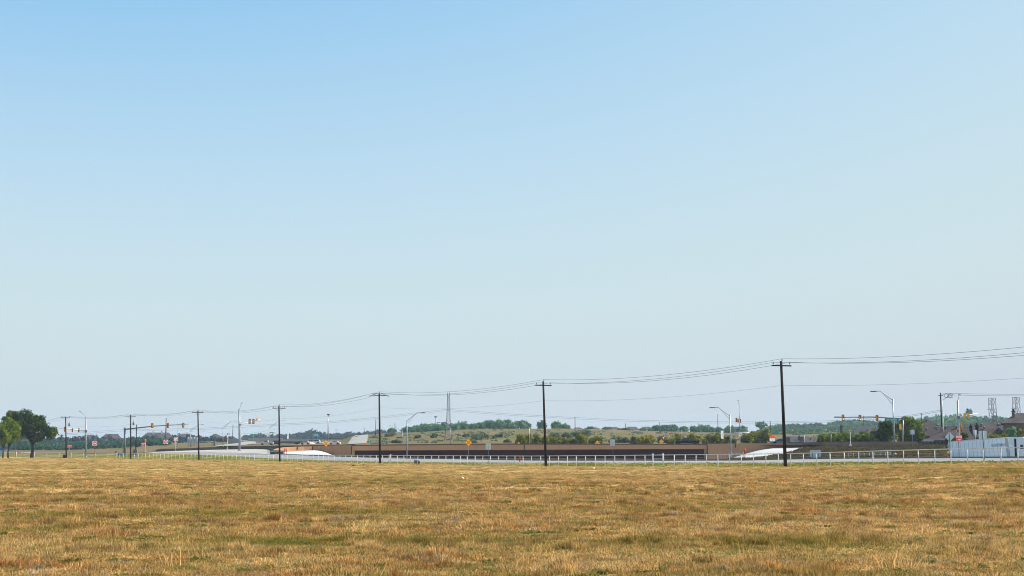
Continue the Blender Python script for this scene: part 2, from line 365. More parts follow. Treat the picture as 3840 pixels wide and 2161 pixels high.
# ------------------------------------------------------------------ retaining walls
wall_m = mat('tan_wall_panels', (0.385, 0.203, 0.106), (0.335, 0.174, 0.09), 0.35, 0.85, stretch=(1, 1, .5))
wall_d = mat('shade_dark_wall', (0.052, 0.017, 0.013), (0.036, 0.011, 0.009), 0.3, 0.9)  # shade under the overhang put into the recess wall as a darker colour
band_m = mat('brown_parapet', (0.105, 0.068, 0.045), (0.085, 0.055, 0.036), 0.4, 0.9)
joint_m = mat('wall_joint', (0.05, 0.04, 0.035), None, 1, .9)
def wallstrip(mb, pts, thick):
    """pts: (px, D, pytop, z bottom)"""
    fr = []
    for px, D, pt, zb in pts:
        x = colx(px, D); fr.append((x, D, zpy(pt, D), zb))
    for (x0, y0, t0, b0), (x1, y1, t1, b1) in zip(fr[:-1], fr[1:]):
        mb.faces([(x0, y0, b0), (x1, y1, b1), (x1, y1, t1), (x0, y0, t0), (x0, y0 + thick, b0), (x1, y1 + thick, b1), (x1, y1 + thick, t1), (x0, y0 + thick, t0)],
                 [(0, 1, 2, 3), (3, 2, 6, 7), (7, 6, 5, 4)])
    return fr
w = thing('retaining_wall', 'long tan retaining wall of the highway cutting with a dark recess under its overhang', 'wall')
mb = MB(); wallstrip(mb, [(1023, 322, 1690, .5), (1028, 324.5, 1685, .5), (1036, 327, 1682, .5), (1048, 329.6, 1679.5, .5), (1062, 331.8, 1677.5, .5), (1085, 334.4, 1676, .5), (1110, 336.4, 1675.2, .3), (1140, 338.0, 1674.2, .2), (1170, 339, 1673.3, 0), (1200, 339.2, 1672, -2), (1262, 337.5, 1670.5, -3), (1318, 335.5, 1669, -4)], 1.0)
mb.build('wing_wall', wall_m, w)
D0 = 330.0; xl, xr = colx(1320, D0), colx(2652, D0)
zt0, zt1, zb_ = zpy(1668, D0), zpy(1664, D0), zpy(1687, D0)
mb = MB(); n = 40
for i in range(n):
    xa, xb = xl + (xr - xl) * i / n, xl + (xr - xl) * (i + 1) / n
    def zt(x): return float(np.interp(x, [xl, colx(1700, D0), colx(2000, D0), xr], [zt0, zpy(1663.8, D0), zpy(1662.8, D0), zt1]))
    def zb(x): return float(np.interp(x, [xl, colx(2000, D0), xr], [zpy(1689.5, D0), zpy(1686.5, D0), zpy(1683, D0)]))
    mb.faces([(xa, D0, zb(xa)), (xb, D0, zb(xb)), (xb, D0, zt(xb) - .3), (xa, D0, zt(xa) - .3), (xa, D0 + 6.5, zb(xa)), (xb, D0 + 6.5, zb(xb)), (xb, D0 + 6.5, zt(xb) - .3), (xa, D0 + 6.5, zt(xa) - .3)], [(0, 1, 2, 3), (3, 2, 6, 7), (0, 4, 5, 1), (4, 7, 6, 5)] + ([(0, 3, 7, 4)] if i == 0 else []) + ([(1, 5, 6, 2)] if i == n - 1 else []))
mb.build('overhang', wall_m, w)
mb = MB()
for i in range(n):
    xa, xb = xl + (xr - xl) * i / n, xl + (xr - xl) * (i + 1) / n
    mb.faces([(xa, D0 - .08, zt(xa) - .3), (xb, D0 - .08, zt(xb) - .3), (xb, D0 - .08, zt(xb)), (xa, D0 - .08, zt(xa)), (xa, D0 + .4, zt(xa) - .29), (xb, D0 + .4, zt(xb) - .29), (xb, D0 + .4, zt(xb)), (xa, D0 + .4, zt(xa))], [(0, 1, 2, 3), (3, 2, 6, 7), (0, 4, 5, 1), (4, 7, 6, 5)])
mb.build('coping', band_m, w)
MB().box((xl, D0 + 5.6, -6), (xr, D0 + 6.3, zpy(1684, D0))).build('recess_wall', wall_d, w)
mb = MB(); wallstrip(mb, [(2652, 330, 1664, -4), (2735, 331, 1663.3, -3), (2800, 331, 1662.8, -1), (2900, 329, 1662, 1), (3010, 326.3, 1660.2, 1.5)], 1.0)
mb.build('side_wall', wall_m, w)
mb = MB(); wallstrip(mb, [(3010, 326.3, 1660.2, 1.5), (3080, 320, 1658, 2), (3200, 304, 1656.5, 2), (3320, 296, 1656, 2), (3440, 289, 1655.8, 2)], 1.0)
mb.build('end_wall', mat('weathered_wall', (0.17, 0.115, 0.08), (0.12, 0.085, 0.062), .3, .9, stretch=(1, 1, .4)), w)
mb = MB()
for px, D, a, b in ((1115, 336.55, 1677, 1686), (1172, 338.9, 1675, 1688), (1318, 329.9, 1671, 1704), (1966, 329.93, 1666, 1686), (2652, 329.93, 1668, 1704), (2758, 330.9, 1665, 1680), (1068, 332.4, 1681, 1691)):
    x = colx(px, D); mb.box((x - .12, D - .04, zpy(b, D)), (x + .12, D, zpy(a, D)))
mb.build('joint', joint_m, w)
mb = MB(); wallstrip(mb, [(585, 452, 1687, 1.2), (600, 448, 1684, 1.2), (640, 440, 1682.5, 1.4), (700, 430, 1681, 1.6), (760, 418, 1678, 1.8), (860, 400, 1675.5, 2), (960, 384, 1672.5, 2), (1010, 366, 1671.5, 1.5), (1035, 352, 1671, 1.5), (1130, 349, 1670, 1.5), (1250, 344, 1668, 1.5), (1330, 341, 1666.5, 1.5)], .5)
tag(mb.build('parapet_wall', band_m), 'low dark brown parapet wall running left behind the lit wing wall', 'wall')

# ------------------------------------------------------------------ utility poles and wires
POLES = [  # px top, py top, px base, crossarm py, half arm px, braces, label
    (246, 1563, 250, 1567, 18, 1, 'wooden utility pole with transformer nearest the big oak at far left', 1),
    (490, 1556, 491, 1561, 20, 1, 'wooden utility pole with transformer beside a shorter bare pole', 1),
    (742, 1541, 747, 1547, 22, 1, 'wooden utility pole with braced crossarm left of the tall grey signal pole', 0),
    (1046, 1522, 1050, 1531, 25, 1, 'wooden utility pole in front of the bright end of the tan wing wall', 0),
    (1422, 1474, 1426, 1483, 26, 0, 'wooden utility pole with dead end insulators left of the lattice tower', 2),
    (2037, 1430, 2047, 1446, 31, 0, 'dark wooden utility pole standing mid picture before the dark wall recess', 0),
    (2929, 1354, 2944, 1373, 37, 0, 'tallest dark wooden utility pole before the right hand white pavement', 0)]
PINS = []
for (pxt, pyt, pxb, pya, ha, br, lab, extra) in POLES:
    D = F / (CT * s_f(pxb)); b = gpt(pxb, D - .6); s = S(D)
    t = P(pxt, pyt, D - .6) - b; lean = t.x / t.z
    o = thing('utility_pole', lab, 'utility pole', b, 0, 'wooden utility poles along the pipe fence')
    r = max(.15, 5.2 / s * .55)
    MB().tube([(0, 0, -.3), (t.x * .5, 0, t.z * .5), (t.x, 0, t.z)], [.19, .165, .13], 10).build('pole', wood, o)
    za = P(pxt, pya, D).z - b.z; xa = lean * za; hw = ha / s
    dr = Vector((.86, .5, 0)) if extra == 2 else Vector((1, .0, 0))
    MB().cbox((xa, -.14, za), (2 * hw, .1, .13), Matrix.Rotation(.02, 3, 'Y')).build('crossarm', wood, o)
    if br:
        for sg in (-1, 1): MB().tube([(xa + sg * hw * .55, -.13, za - .05), (xa, -.13, za - .75)], .025, 5).build('brace', steel_dark, o)
    pins = []
    for q in (-.84, .84):
        p = Vector((xa + q * hw, -.14, za)); MB().tube([p, p + Vector((0, 0, .2)), p + Vector((0, 0, .22)), p + Vector((0, 0, .36))], [.02, .02, .06, .045], 6).build('insulator', black, o); pins.append(b + p + Vector((0, 0, .36)))
    p = Vector((t.x + .1, 0, t.z - .5)); MB().tube([p, p + Vector((0, 0, .55)), p + Vector((0, 0, .56)), p + Vector((0, 0, .75))], [.025, .025, .06, .045], 6).build('insulator', black, o); pins.append(b + p + Vector((0, 0, .75)))
    pins.append(b + Vector((lean * (za - 2.1) + .15, -.1, za - 2.1)))
    pins.append(b + Vector((lean * (t.z * .6) + .15, -.1, t.z * .6)))
    if extra == 1:
        c = MB(); c.tube([(.44, -.1, t.z - 2.6), (.44, -.1, t.z - 1.7)], .22, 10).tube([(.44, -.1, t.z - 1.7), (.44, -.1, t.z - 1.35)], .05, 6).box((.08, -.13, t.z - 2.3), (.3, -.07, t.z - 2.2)); c.build('transformer', steel_dark, o)
    if extra == 2:
        for q in (-1, 1):
            MB().tube([(xa + q * hw, -.15, za + .05), (xa + q * (hw + .5), -.15, za - .2)], .06, 6).build('dead_end_insulator', black, o)
            MB().tube([(xa + q * .35, -.15, za + .35), (xa + q * .9, -.15, za + .15)], .06, 6).build('dead_end_insulator', black, o)
    PINS.append(pins)
D = F / (CT * s_f(4430)); b = gpt(4430, D); PINS.append([b + Vector((-1.1, 0, 9.85)), b + Vector((1.1, 0, 9.85)), b + Vector((0, 0, 10.5)), b + Vector((0, 0, 7.6)), b + Vector((0, 0, 6.4))])
D = F / (CT * s_f(30)); b = gpt(-40, D + 26); PINS.insert(0, [b + Vector((-1.1, 0, 9.6)), b + Vector((1.1, 0, 9.6)), b + Vector((0, 0, 10.2)), b + Vector((0, 0, 8.0)), b + Vector((0, 0, 6.2))])
def wire(name, pts, sag, r, label, group, m=wirem, seg=14):
    path = []
    for a, b in zip(pts[:-1], pts[1:]):
        L = (b - a).length
        for i in range(seg):
            t = i / seg; p = a.lerp(b, t); p = p - Vector((0, 0, 4 * sag * L * t * (1 - t))); path.append(p)
    path.append(pts[-1])
    return tag(MB().tube(path, r, 4).build(name, m), label, 'power line', group)
for k, (lab, sag, rr) in enumerate((('conductor on the left pins of the wooden pole crossarms', .017, .015), ('conductor on the right pins of the wooden pole crossarms', .018, .015), ('topmost conductor over the wooden pole tops', .016, .015), ('thin neutral wire below the wooden pole crossarms', .012, .008), ('low sagging cable halfway down the wooden poles', .02, .01))):
    rng_ = PINS if k != 4 else PINS[:5]
    wire('overhead_wire', [p[k] for p in rng_], sag, rr, lab, 'overhead wires on the wooden poles')
FARW = [(-60, 1650, 420), (440, 1612, 470), (750, 1606, 490), (1050, 1590, 500), (1250, 1580, 505), (1440, 1562, 508), (1672, 1535, 510), (1690, 1536, 510), (1920, 1553, 500), (2300, 1573, 480), (2600, 1581, 460), (2900, 1582, 420), (3100, 1578, 390), (3380, 1562, 340), (3529, 1538, 306)]
for k, dy in enumerate((0, 5)):
    wire('overhead_wire', [P(a, b_ + dy * (1 if a < 3500 else 1), D) for a, b_, D in FARW], .0, .03, ('upper of the two distant wires through the lattice tower', 'lower of the two distant wires through the lattice tower')[k], 'distant wires through the lattice tower', seg=2)
for a, b_, lab in (((3533, 1474, 306), (3900, 1478, 280), 'upper wire running right from the bare black pole'), ((3533, 1480, 306), (3900, 1484, 280), 'lower wire running right from the bare black pole')):
    wire('overhead_wire', [P(*a), P(*b_)], .004, .03, lab, 'wires from the bare black pole')

# second line poles
def plain_pole(px, top, D, r, lab, m=wood, lean=0.0, name='utility_pole', group=None, arm=0):
    b = gpt(px, D); h = P(px, top, D).z - b.z
    o = thing(name, lab, 'utility pole' if m is wood else 'pole', b, 0, group)
    MB().tube([(0, 0, -.3), (-lean * h, 0, h)], [r, r * .75], 8).build('pole', m, o)
    if arm: MB().cbox((-lean * h, -.15, h - .6), (arm, .12, .14)).build('crossarm', m, o)
    return o, b, h
plain_pole(509, 1592, 372, .16, 'short bare wooden pole right of the second transformer pole')
o, b, h = plain_pole(3535, 1473, 306, .2, 'bare black wooden pole with round cable hangers near the house roofs', lean=-.004, arm=1.2)
for (x, y) in ((3549, 1484), (3560, 1485), (3566, 1484)):
    c = P(x, y, 306) - b
    MB().tube([c + Vector((.5 * math.cos(a), 0, .5 * math.sin(a))) for a in np.linspace(0, 2 * math.pi, 13)], .05, 5).build('cable_hanger', black, o)
mb = MB(); mb.tube([P(3537, 1500, 306) - b, P(3552, 1488, 306) - b, P(3575, 1480, 306) - b], .04, 5); mb.build('cable', black, o)
o, b, h = plain_pole(3541, 1503, 304, .15, 'slim white conduit pole against the bare black pole', m=white_pipe, name='conduit_pole')
for i, (px, top, D, arm) in enumerate(((871, 1593, 800, 0), (620, 1568, 900, 0), (1408, 1570, 700, 0), (1480, 1585, 800, 0), (2157, 1562, 760, 0), (2346, 1588, 780, 0), (2694, 1553, 800, 0), (2891, 1578, 760, 1.6), (1365, 1605, 1500, 2), (1259, 1608, 1300, 3), (2475, 1585, 900, 0), (2620, 1587, 900, 0), (3460, 1548, 640, 1.4), (3243, 1560, 700, 0))):
    plain_pole(px, top, D, .22 if i != 1 else .55, ('thin distant pole beyond the tall grey signal pole', 'thick grey distant mast between two hanging signals', 'thin distant pole left of the dead end utility pole', 'second thin pole on the wooded rise', 'thin pole on the bare hill crest right of the mid pole', 'thin pole on the hill crest left of the far roofs', 'tall thin pole in the tree belt left of the lamp', 'small crossarm pole behind the tallest utility pole', 'faint crossarm pole above the climbing road', 'faint crossarm pole above the far blue trees', 'short thin pole above the hill trees', 'short thin pole behind the pickup truck', 'small crossarm pole over the right woodland', 'thin mast behind the hanging signals at right')[i], m=steel_dark if i in (1, 6) else wood, group='distant poles', arm=arm, name='distant_pole')
# leaning guy wire and marker
b = gpt(1463, 232)
o = thing('guy_wire', 'slanting guy wire with yellow guard beside the dead end utility pole', 'guy wire', b)
t = P(1450, 1682, 218) - b
MB().tube([(0, 0, 0), t], .02, 5).build('cable', wirem, o); MB().tube([(0, 0, .1), t * .33], .06, 6).build('guard', mat('guard_yellow', (.8, .5, .02), None), o)

# ------------------------------------------------------------------ street lamps
def lamp(px, D, top, tipx, tipy, lab, lean=0.0, m=steel, r=.11):
    b = gpt(px, D); tp = P(px - lean * 200, top, D); t = tp - b
    o = thing('street_lamp', lab, 'street lamp', b, 0, 'steel street lamps')
    MB().tube([(0, 0, -.2), (t.x, 0, t.z)], [r * 1.25, r * .7], 8).tube([(0, 0, 0), (0, 0, .25)], .22, 8).build('pole', m, o)
    e = P(tipx, tipy, D) - b; sg = 1 if e.x > t.x else -1; L = abs(e.x - t.x)
    a0 = t - Vector((0, 0, .15)); knee = Vector((e.x - sg * L * .3, 0, e.z)); a1 = t - Vector((0, 0, .75))
    mid = a0.lerp(knee, .93) + Vector((0, 0, .02))
    MB().tube([a0, mid, knee + Vector((sg * .1, 0, .02)), e], .05, 6).tube([a1, a0.lerp(knee, .86)], .035, 5).build('arm', m, o)
    mb = MB(); mb.cbox(e - Vector((-sg * .25, 0, .03)), (.75, .3, .14)); mb.build('lantern', steel_dark, o)
lamp(1526, 256, 1575, 1583, 1547, 'steel street lamp with arm to the right in front of the dark recess')
lamp(2741, 200, 1556, 2676, 1528, 'steel street lamp with arm to the left beside the triple amber signals', .02)
lamp(3355, 174, 1497, 3282, 1467, 'tallest steel street lamp beside the green street name sign', .035)
lamp(1985, 352, 1604, 1937, 1579, 'pale street lamp above the tan wall left of the mid utility pole')
lamp(1690, 356, 1604, 1648, 1584, 'pale street lamp standing behind the lattice tower legs')
lamp(1508, 420, 1615, 1465, 1597, 'small far street lamp on the rise left of the tower')
lamp(714, 460, 1612, 757, 1592, 'street lamp by the grey slatted sign back')
lamp(836, 470, 1601, 881, 1579, 'street lamp left of the tall grey signal pole')
lamp(1010, 480, 1602, 1061, 1578, 'street lamp just left of the wing wall utility pole')
lamp(667, 500, 1592, 700, 1590, 'short armed street lamp behind the no left turn sign')
lamp(3541 - 60, 600, 1575, 3500, 1560, 'faint street lamp behind the large roof')
def highmast(px, D, top, lab):
    b = gpt(px, D); h = P(px, top, D).z - b.z; o = thing('high_mast_light', lab, 'light mast', b, 0, 'high mast lights')
    MB().tube([(0, 0, -.5), (0, 0, h)], [.5, .25], 8).build('mast', steel, o)
    mb = MB()
    for k in range(6):
        a = k * math.pi / 3; mb.cbox((.75 * math.cos(a), .75 * math.sin(a), h + .2), (.6, .6, .9))
    mb.tube([(.75 * math.cos(a), .75 * math.sin(a), h) for a in np.linspace(0, 6.283, 13)], .1, 5); mb.build('lamp_ring', steel_dark, o)
highmast(1229, 900, 1556, 'tall high mast light over the far blue trees'); highmast(1633, 1000, 1564, 'high mast light behind the hill trees left of the tower')

# ------------------------------------------------------------------ traffic signals
lens_green = mat('lens_green', (0.05, .6, .4), None, 3, .3)
m_, nt_, N_, L_ = newmat('lit_green_lens'); e_ = N_.new('ShaderNodeEmission'); e_.inputs[0].default_value = (.05, .8, .55, 1); e_.inputs[1].default_value = 1.2
o_ = N_.new('ShaderNodeOutputMaterial'); L_.new(e_.outputs[0], o_.inputs[0]); lit_green = m_
def head(parent, c, back=False, green=False, plate=True, n=3, sc=1.0, rz=0.0):
    """signal head centred at local c"""
    rot = Matrix.Rotation(rz, 3, 'Z'); c = Vector(c)
    H = .36 * n * sc
    mb = MB()
    if plate: mb.use(black).cbox((0, .02 if not back else .1, 0), (.62 * sc, .03, H + .3))
    mb.use(amber).cbox((0, 0, 0), (.36 * sc, .26, H))
    for k in range(n):
        z = (k - (n - 1) / 2) * .36 * sc
        f = -.13 if not back else .13
        pts = [(math.cos(a) * .15 * sc, f, z + math.sin(a) * .15 * sc) for a in np.linspace(0, 6.283, 11)[:-1]]
        pt2 = [(x, f + (-.18 if not back else .18), zz) for x, _, zz in pts]
        mb.use(amber)
        for a in range(0, 6): mb.face([pts[a], pts[(a + 1) % 10], pt2[(a + 1) % 10], pt2[a]])
        mb.use(lit_green if (green and k == 0) else black if not back else amber)
        mb.face([(x, f * 1.03, zz) for x, _, zz in pts])
    mb.v = [tuple(rot @ Vector(v) + c) for v in mb.v]
    return mb.build('signal_head', None, parent)
def mast(lab, px, D, top, pyarm, tip, heads, lum=None, m=steel, armm=None, r=.2, lean=0.0, depth_tip=None):
    b = gpt(px, D); t = P(px - lean * 100, top, D) - b
    o = thing('signal_mast', lab, 'traffic signal', b, 0, 'traffic signal masts')
    MB().tube([(0, 0, -.1), (t.x, 0, t.z)], [r * 1.15, r * .8], 10).tube([(0, 0, 0), (0, 0, .3)], r * 1.9, 10).build('pole', m, o)
    if tip:
        a = P(px, pyarm, D) - b; e = P(tip[0], tip[1], depth_tip or D) - b
        mid = a.lerp(e, .45) + Vector((0, 0, abs(e.x - a.x) * .012))
        MB().tube([a, mid, e], [.19, .15, .09], 8).build('mast_arm', armm or m, o)
        cl = MB(); cl.cbox(a, (.5, .5, .6)); cl.build('arm_clamp', steel_dark, o)
    if lum:
        e = P(lum[0], lum[1], D) - b
        MB().tube([t, t.lerp(e, .6) + Vector((0, 0, .1)), e], .045, 5).cbox(e, (.5, .3, .14)).build('luminaire_arm', steel, o)
    for h in heads:
        x, y = h[0], h[1]; k = h[2] if len(h) > 2 else {}
        dd = D
        if depth_tip and tip: dd = D + (depth_tip - D) * (x - px) / (tip[0] - px)
        head(o, P(x, y, dd - .35) - b, **k)
    return o, b
bk = dict(back=True, plate=False)
mast('left white armed signal mast reaching towards the big oak', 323, 368, 1564, 1617, (190, 1602), [(243.5, 1610, dict(plate=False, n=4)), (272, 1613.5, dict(plate=False)), (296, 1613.5, dict(plate=False))], (300, 1543), armm=white)
mast('low signal mast with long grey arm rising to the right', 468, 372, 1603, 1610, (708, 1590), [(571, 1596), (629, 1595.5), (687, 1594.5)], None, steel_dark, r=.3, armm=steel_dark)
mast('tall grey signal mast with short white arm above the paved junction', 899, 357, 1535, 1593, (975, 1572), [(936, 1580, dict(back=True)), (950, 1580, dict(back=True)), (962, 1573, dict(back=True, plate=False, sc=.6)), (968, 1572, dict(back=True, plate=False, sc=.6))], (907, 1511), armm=white, r=.3, lean=.02, depth_tip=362)
o, b = mast('slim signal mast carrying three bunched amber heads above the wall', 2777, 347, 1527, 1600, None, [(2761, 1575, dict(sc=1.05, plate=False)), (2767.5, 1577, dict(plate=False)), (2776.5, 1578, dict(plate=False))], (2768, 1503), r=.13, lean=.04)
MB().tube([P(2752, 1621, 346) - b, P(2810, 1622, 346) - b], .12, 6).build('mast_arm', white, o)
o, b = mast('right signal mast whose thin arm reaches left with three green lit heads', 3387, 298, 1570, 1568, (3128, 1565.5), [(3161.5, 1566, dict(green=True)), (3225, 1567, dict(green=True)), (3289, 1568)], None, r=.16, armm=steel_dark)
MB().tube([P(3155, 1562, 297) - b, P(3128, 1562.5, 297) - b], .05, 5).build('camera_bar', steel_dark, o)
head(o, P(3376, 1600, 297) - b, back=False, plate=False, sc=1.15, rz=.6)
mbs = MB(); mbs.use(sign_green).box(P(3318, 1577.5, 297.4) - b, P(3370, 1568.5, 297.45) - b); text_faces(mbs, 'Old Custer Rd', .5, (P(3344, 1573, 297.36) - b).x, -.66, (P(3344, 1573, 297.4) - b).z - .04, sign_white, .8)
mbs.build('street_name_sign', None, o)
o, b = mast('thick grey signal mast with white arm behind the WRONG WAY sign', 3594, 262, 1502, 1565, (3665, 1551), [(3618, 1558, bk), (3632, 1558, bk), (3607, 1593, dict(plate=False, sc=1.0, rz=.5))], (3598, 1480), r=.24, lean=.02, armm=white)
for x in (3591, 3604): head(o, P(x, 1616, 261.6) - b, n=1, plate=False, sc=1.3)
def pedpole(px, D, top, hy, lab, m=white_pipe, hx=0):
    b = gpt(px, D); h = P(px, top, D).z - b.z; o = thing('pedestrian_signal', lab, 'pedestrian signal', b, 0, 'pedestrian signal posts')
    MB().tube([(0, 0, 0), (0, 0, h)], .07, 8).cbox((0, 0, .2), (.45, .45, .4)).build('post', m, o)
    if hy: head(o, P(px + hx, hy, D - .2) - b, n=1, plate=False, sc=1.25)
pedpole(545, 400, 1648, 1653, 'white post with amber pedestrian head right of the second transformer pole')
pedpole(460, 372, 1648, 1653, 'white post with amber pedestrian head left of the second transformer pole')
pedpole(852, 375, 1635, 1645, 'white post with amber pedestrian head on the paved junction')
pedpole(3190, 296, 1610, 1617, 'white post with half black amber head before the long hedge')
pedpole(3018, 335, 1632, 0, 'short white post left of the tilted diamond back')
pedpole(3118, 318, 1628, 0, 'thin pale post before the hedge right of the tilted diamond back', m=steel)
pedpole(2558, 348, 1613, 0, 'white post standing behind the cab of the dark pickup')

# ------------------------------------------------------------------ signs
def signpost(name, lab, px, D, py, w, h, shape, front, lines=(), basepx=None, postm=steel, back=False, post2=0, toppy=None, border=None, tilt=0.0, group=None, textm=None, tsz=None, cat='road sign', rad=.035, yaw=.5):
    if not back and yaw: w /= math.cos(yaw)
    bx = basepx or px; b = gpt(bx, D); c = P(px, py, D) - b; s = S(D); W, H = w / s, h / s
    o = thing(name, lab, cat, b, 0, group)
    top = (P(px, toppy, D).z - b.z) if toppy else c.z + H * .45
    if post2:
        for q in (-1, 1): MB().tube([(c.x + q * W * .27, -.06 if back else .06, -.2), (c.x + q * W * .27, -.06 if back else .06, top)], rad, 6).build('post', postm, o)
    else: MB().tube([(0, -.07 if back else .07, -.2), (c.x + tilt * (top - c.z), -.07 if back else .07, top)], rad, 6).build('post', postm, o)
    rot = Matrix.Rotation(-tilt, 3, 'Y')
    def poly(k):
        if shape == 'diamond': return [(-W * k / 2, 0), (0, -H * k / 2), (W * k / 2, 0), (0, H * k / 2)]
        if shape == 'tri': return [(-W * k / 2, H * k / 2), (0, -H * k / 2), (W * k / 2, H * k / 2)]
        if shape == 'circle': return [(W * k / 2 * math.cos(a), H * k / 2 * math.sin(a)) for a in np.linspace(0, 6.283, 21)[:-1]]
        x, z, r = W * k / 2, H * k / 2, min(W, H) * .06
        return [(-x + r, -z), (x - r, -z), (x, -z + r), (x, z - r), (x - r, z), (-x + r, z), (-x, z - r), (-x, -z + r)]
    mb = MB(); mb.use(front).prism(poly(1), -.012, .008)
    y = -.016
    if border:
        kind, bm_, im_ = border
        if kind == 'line':
            q, q2 = (poly(.98), poly(.94)) if shape == 'rect' else (poly(.93), poly(.87)); n = len(q); mb.use(bm_)
            for i in range(n): mb.face([(q[i][0], y, q[i][1]), (q[(i + 1) % n][0], y, q[(i + 1) % n][1]), (q2[(i + 1) % n][0], y, q2[(i + 1) % n][1]), (q2[i][0], y, q2[i][1])])
        elif kind == 'disc':
            mb.use(bm_).face([(W * .46 * math.cos(a), y, H * .46 * math.sin(a)) for a in np.linspace(0, 6.283, 25)[:-1]])
            mb.use(im_).face([(x, y - .005, z) for x, z in ((-W * .36, -H * .07), (W * .36, -H * .07), (W * .36, H * .07), (-W * .36, H * .07))])
        elif kind == 'noleft':
            mb.use(bm_)
            for a in np.linspace(0, 6.283, 25)[:-1]:
                a2 = a + 6.283 / 24
                mb.face([(W * r_ * math.cos(x), y, H * r_ * math.sin(x)) for r_, x in ((.47, a), (.47, a2), (.37, a2), (.37, a))])
            mb.use(black).face([(x * W, y - .004, z * H) for x, z in ((.1, -.26), (.2, -.26), (.2, .12), (-.05, .12), (-.05, .2), (-.24, .06), (-.05, -.08), (-.05, .02), (.1, .02))])
            mb.use(bm_).face([(x * W, y - .008, z * H) for x, z in ((-.3, .25), (-.25, .3), (.3, -.25), (.25, -.3))])
        elif kind == 'yield':
            q = poly(1); q2 = poly(.55)
            mb.use(im_).face([(x, y, z + H * .07) for x, z in q2])
        elif kind == 'top':
            mb.use(bm_).face([(x, y, z) for x, z in ((-W * .5, H * .02), (W * .5, H * .02), (W * .5, H * .5), (-W * .5, H * .5))])
        elif kind == 'turn':
            mb.use(bm_).face([(x * W, y, z * H) for x, z in ((-.04, -.25), (.05, -.25), (.05, .05), (.14, .05), (0, .24), (-.14, .05), (-.04, .05))])
    for (txt, size, dz, sx) in lines: text_faces(mb, txt, size * H, 0, y - .01, dz * H, textm or black, sx)
    rz_ = Matrix.Rotation(0 if back else yaw, 3, 'Z')
    mb.v = [tuple(rz_ @ (rot @ Vector(v)) + c) for v in mb.v]
    mb.build('panel', None, o)
    return o
rp = mat('red_post', (.3, .06, .05), None)
signpost('do_not_enter_sign', 'DO NOT ENTER sign on a red post right of the first signal mast', 355, 372, 1663, 15.5, 15.5, 'rect', sign_white, [('DO NOT', .2, .24, .7), ('ENTER', .2, -.24, .7)], postm=rp, border=('disc', sign_red, sign_white), textm=sign_white, group='do not enter signs')
signpost('do_not_enter_sign', 'white and red DO NOT ENTER sign above the left end of the parapet wall', 622, 446, 1657, 14.5, 15, 'rect', sign_white, [('DO NOT', .2, .24, .7), ('ENTER', .2, -.24, .7)], postm=rp, border=('disc', sign_red, sign_white), textm=sign_white, group='do not enter signs')
signpost('wrong_way_sign', 'small red WRONG WAY sign beside the first transformer pole', 261, 378, 1674, 13, 9.5, 'rect', sign_red, [('WRONG', .4, .22, .8), ('WAY', .4, -.22, .8)], textm=sign_white, border=('line', sign_white, None), group='wrong way signs')
signpost('wrong_way_sign', 'small red WRONG WAY sign left of a white pedestrian post', 537, 405, 1665.5, 13.5, 10.5, 'rect', sign_red, [('WRONG', .4, .22, .8), ('WAY', .4, -.22, .8)], textm=sign_white, border=('line', sign_white, None), group='wrong way signs')
signpost('wrong_way_sign', 'large red WRONG WAY sign in front of the white trailer', 3596, 160, 1644, 28, 24, 'rect', sign_red, [('WRONG', .4, .2, .75), ('WAY', .4, -.22, .75)], textm=sign_white, border=('line', sign_white, None), rad=.05, postm=steel_dark, group='wrong way signs')
signpost('no_left_turn_sign', 'round symbol no left turn sign on a white post over the parapet wall', 659, 410, 1647, 12.5, 12.5, 'rect', sign_white, border=('noleft', sign_red, None), postm=white_pipe, rad=.07, group='no left turn signs')
signpost('no_left_turn_sign', 'no left turn sign on the slim mast with three bunched heads', 2776, 345.6, 1630, 13, 13, 'rect', sign_white, border=('noleft', sign_red, None), postm=white_pipe, rad=.05, group='no left turn signs')
rw = [('ROAD', .17, .17, 1), ('WORK', .17, 0, 1), ('AHEAD', .17, -.17, 1)]
signpost('warning_sign', 'orange diamond sign standing before the white pavement left of the recess', 1222.5, 284, 1663, 23, 23.5, 'diamond', sign_orange, rw, border=('line', black, None), group='orange diamond signs')
signpost('warning_sign', 'orange diamond sign standing before the dark recess right of the tower', 1757, 226, 1659.5, 26, 27, 'diamond', sign_orange, rw, border=('line', black, None), group='orange diamond signs')
signpost('warning_sign', 'orange diamond half hidden by the wall top before yellow green shrubs', 2240.5, 352, 1665, 26, 27, 'diamond', sign_orange, rw, border=('line', black, None), group='orange diamond signs')
signpost('warning_sign', 'tiny orange diamond tip at the wall beside the pale street lamp', 1945, 356, 1663, 11, 12, 'diamond', sign_orange, border=('line', black, None), group='orange diamond signs')
signpost('warning_sign', 'orange diamond sign under the red and white yield sign', 2480, 350, 1656, 18, 18, 'diamond', sign_orange, rw, border=('line', black, None), group='orange diamond signs')
signpost('yield_sign', 'red and white yield sign behind the left orange diamond near the pickup', 2488, 354, 1643.5, 11, 10, 'tri', sign_red, border=('yield', sign_red, sign_white))
signpost('sign_back', 'pale rectangular sign back right of the orange diamond at the dark recess', 1831, 200, 1674.5, 20, 23, 'rect', sign_back, back=True, postm=steel_dark, group='rectangular sign backs')
signpost('sign_back', 'pale rectangular sign back standing between recess and green shrubs mid right', 2297, 180, 1659.5, 18, 23, 'rect', sign_back, back=True, postm=steel_dark, basepx=2299, group='rectangular sign backs')
signpost('sign_back', 'small pale sign back before the round dark tree at right', 3422, 262, 1620.5, 16.5, 18, 'rect', sign_back, back=True, postm=steel, group='rectangular sign backs')
signpost('sign_back', 'small pale sign back between the twin dark chimneys', 3657, 240, 1621, 13, 18, 'rect', sign_back, back=True, postm=steel, group='rectangular sign backs')
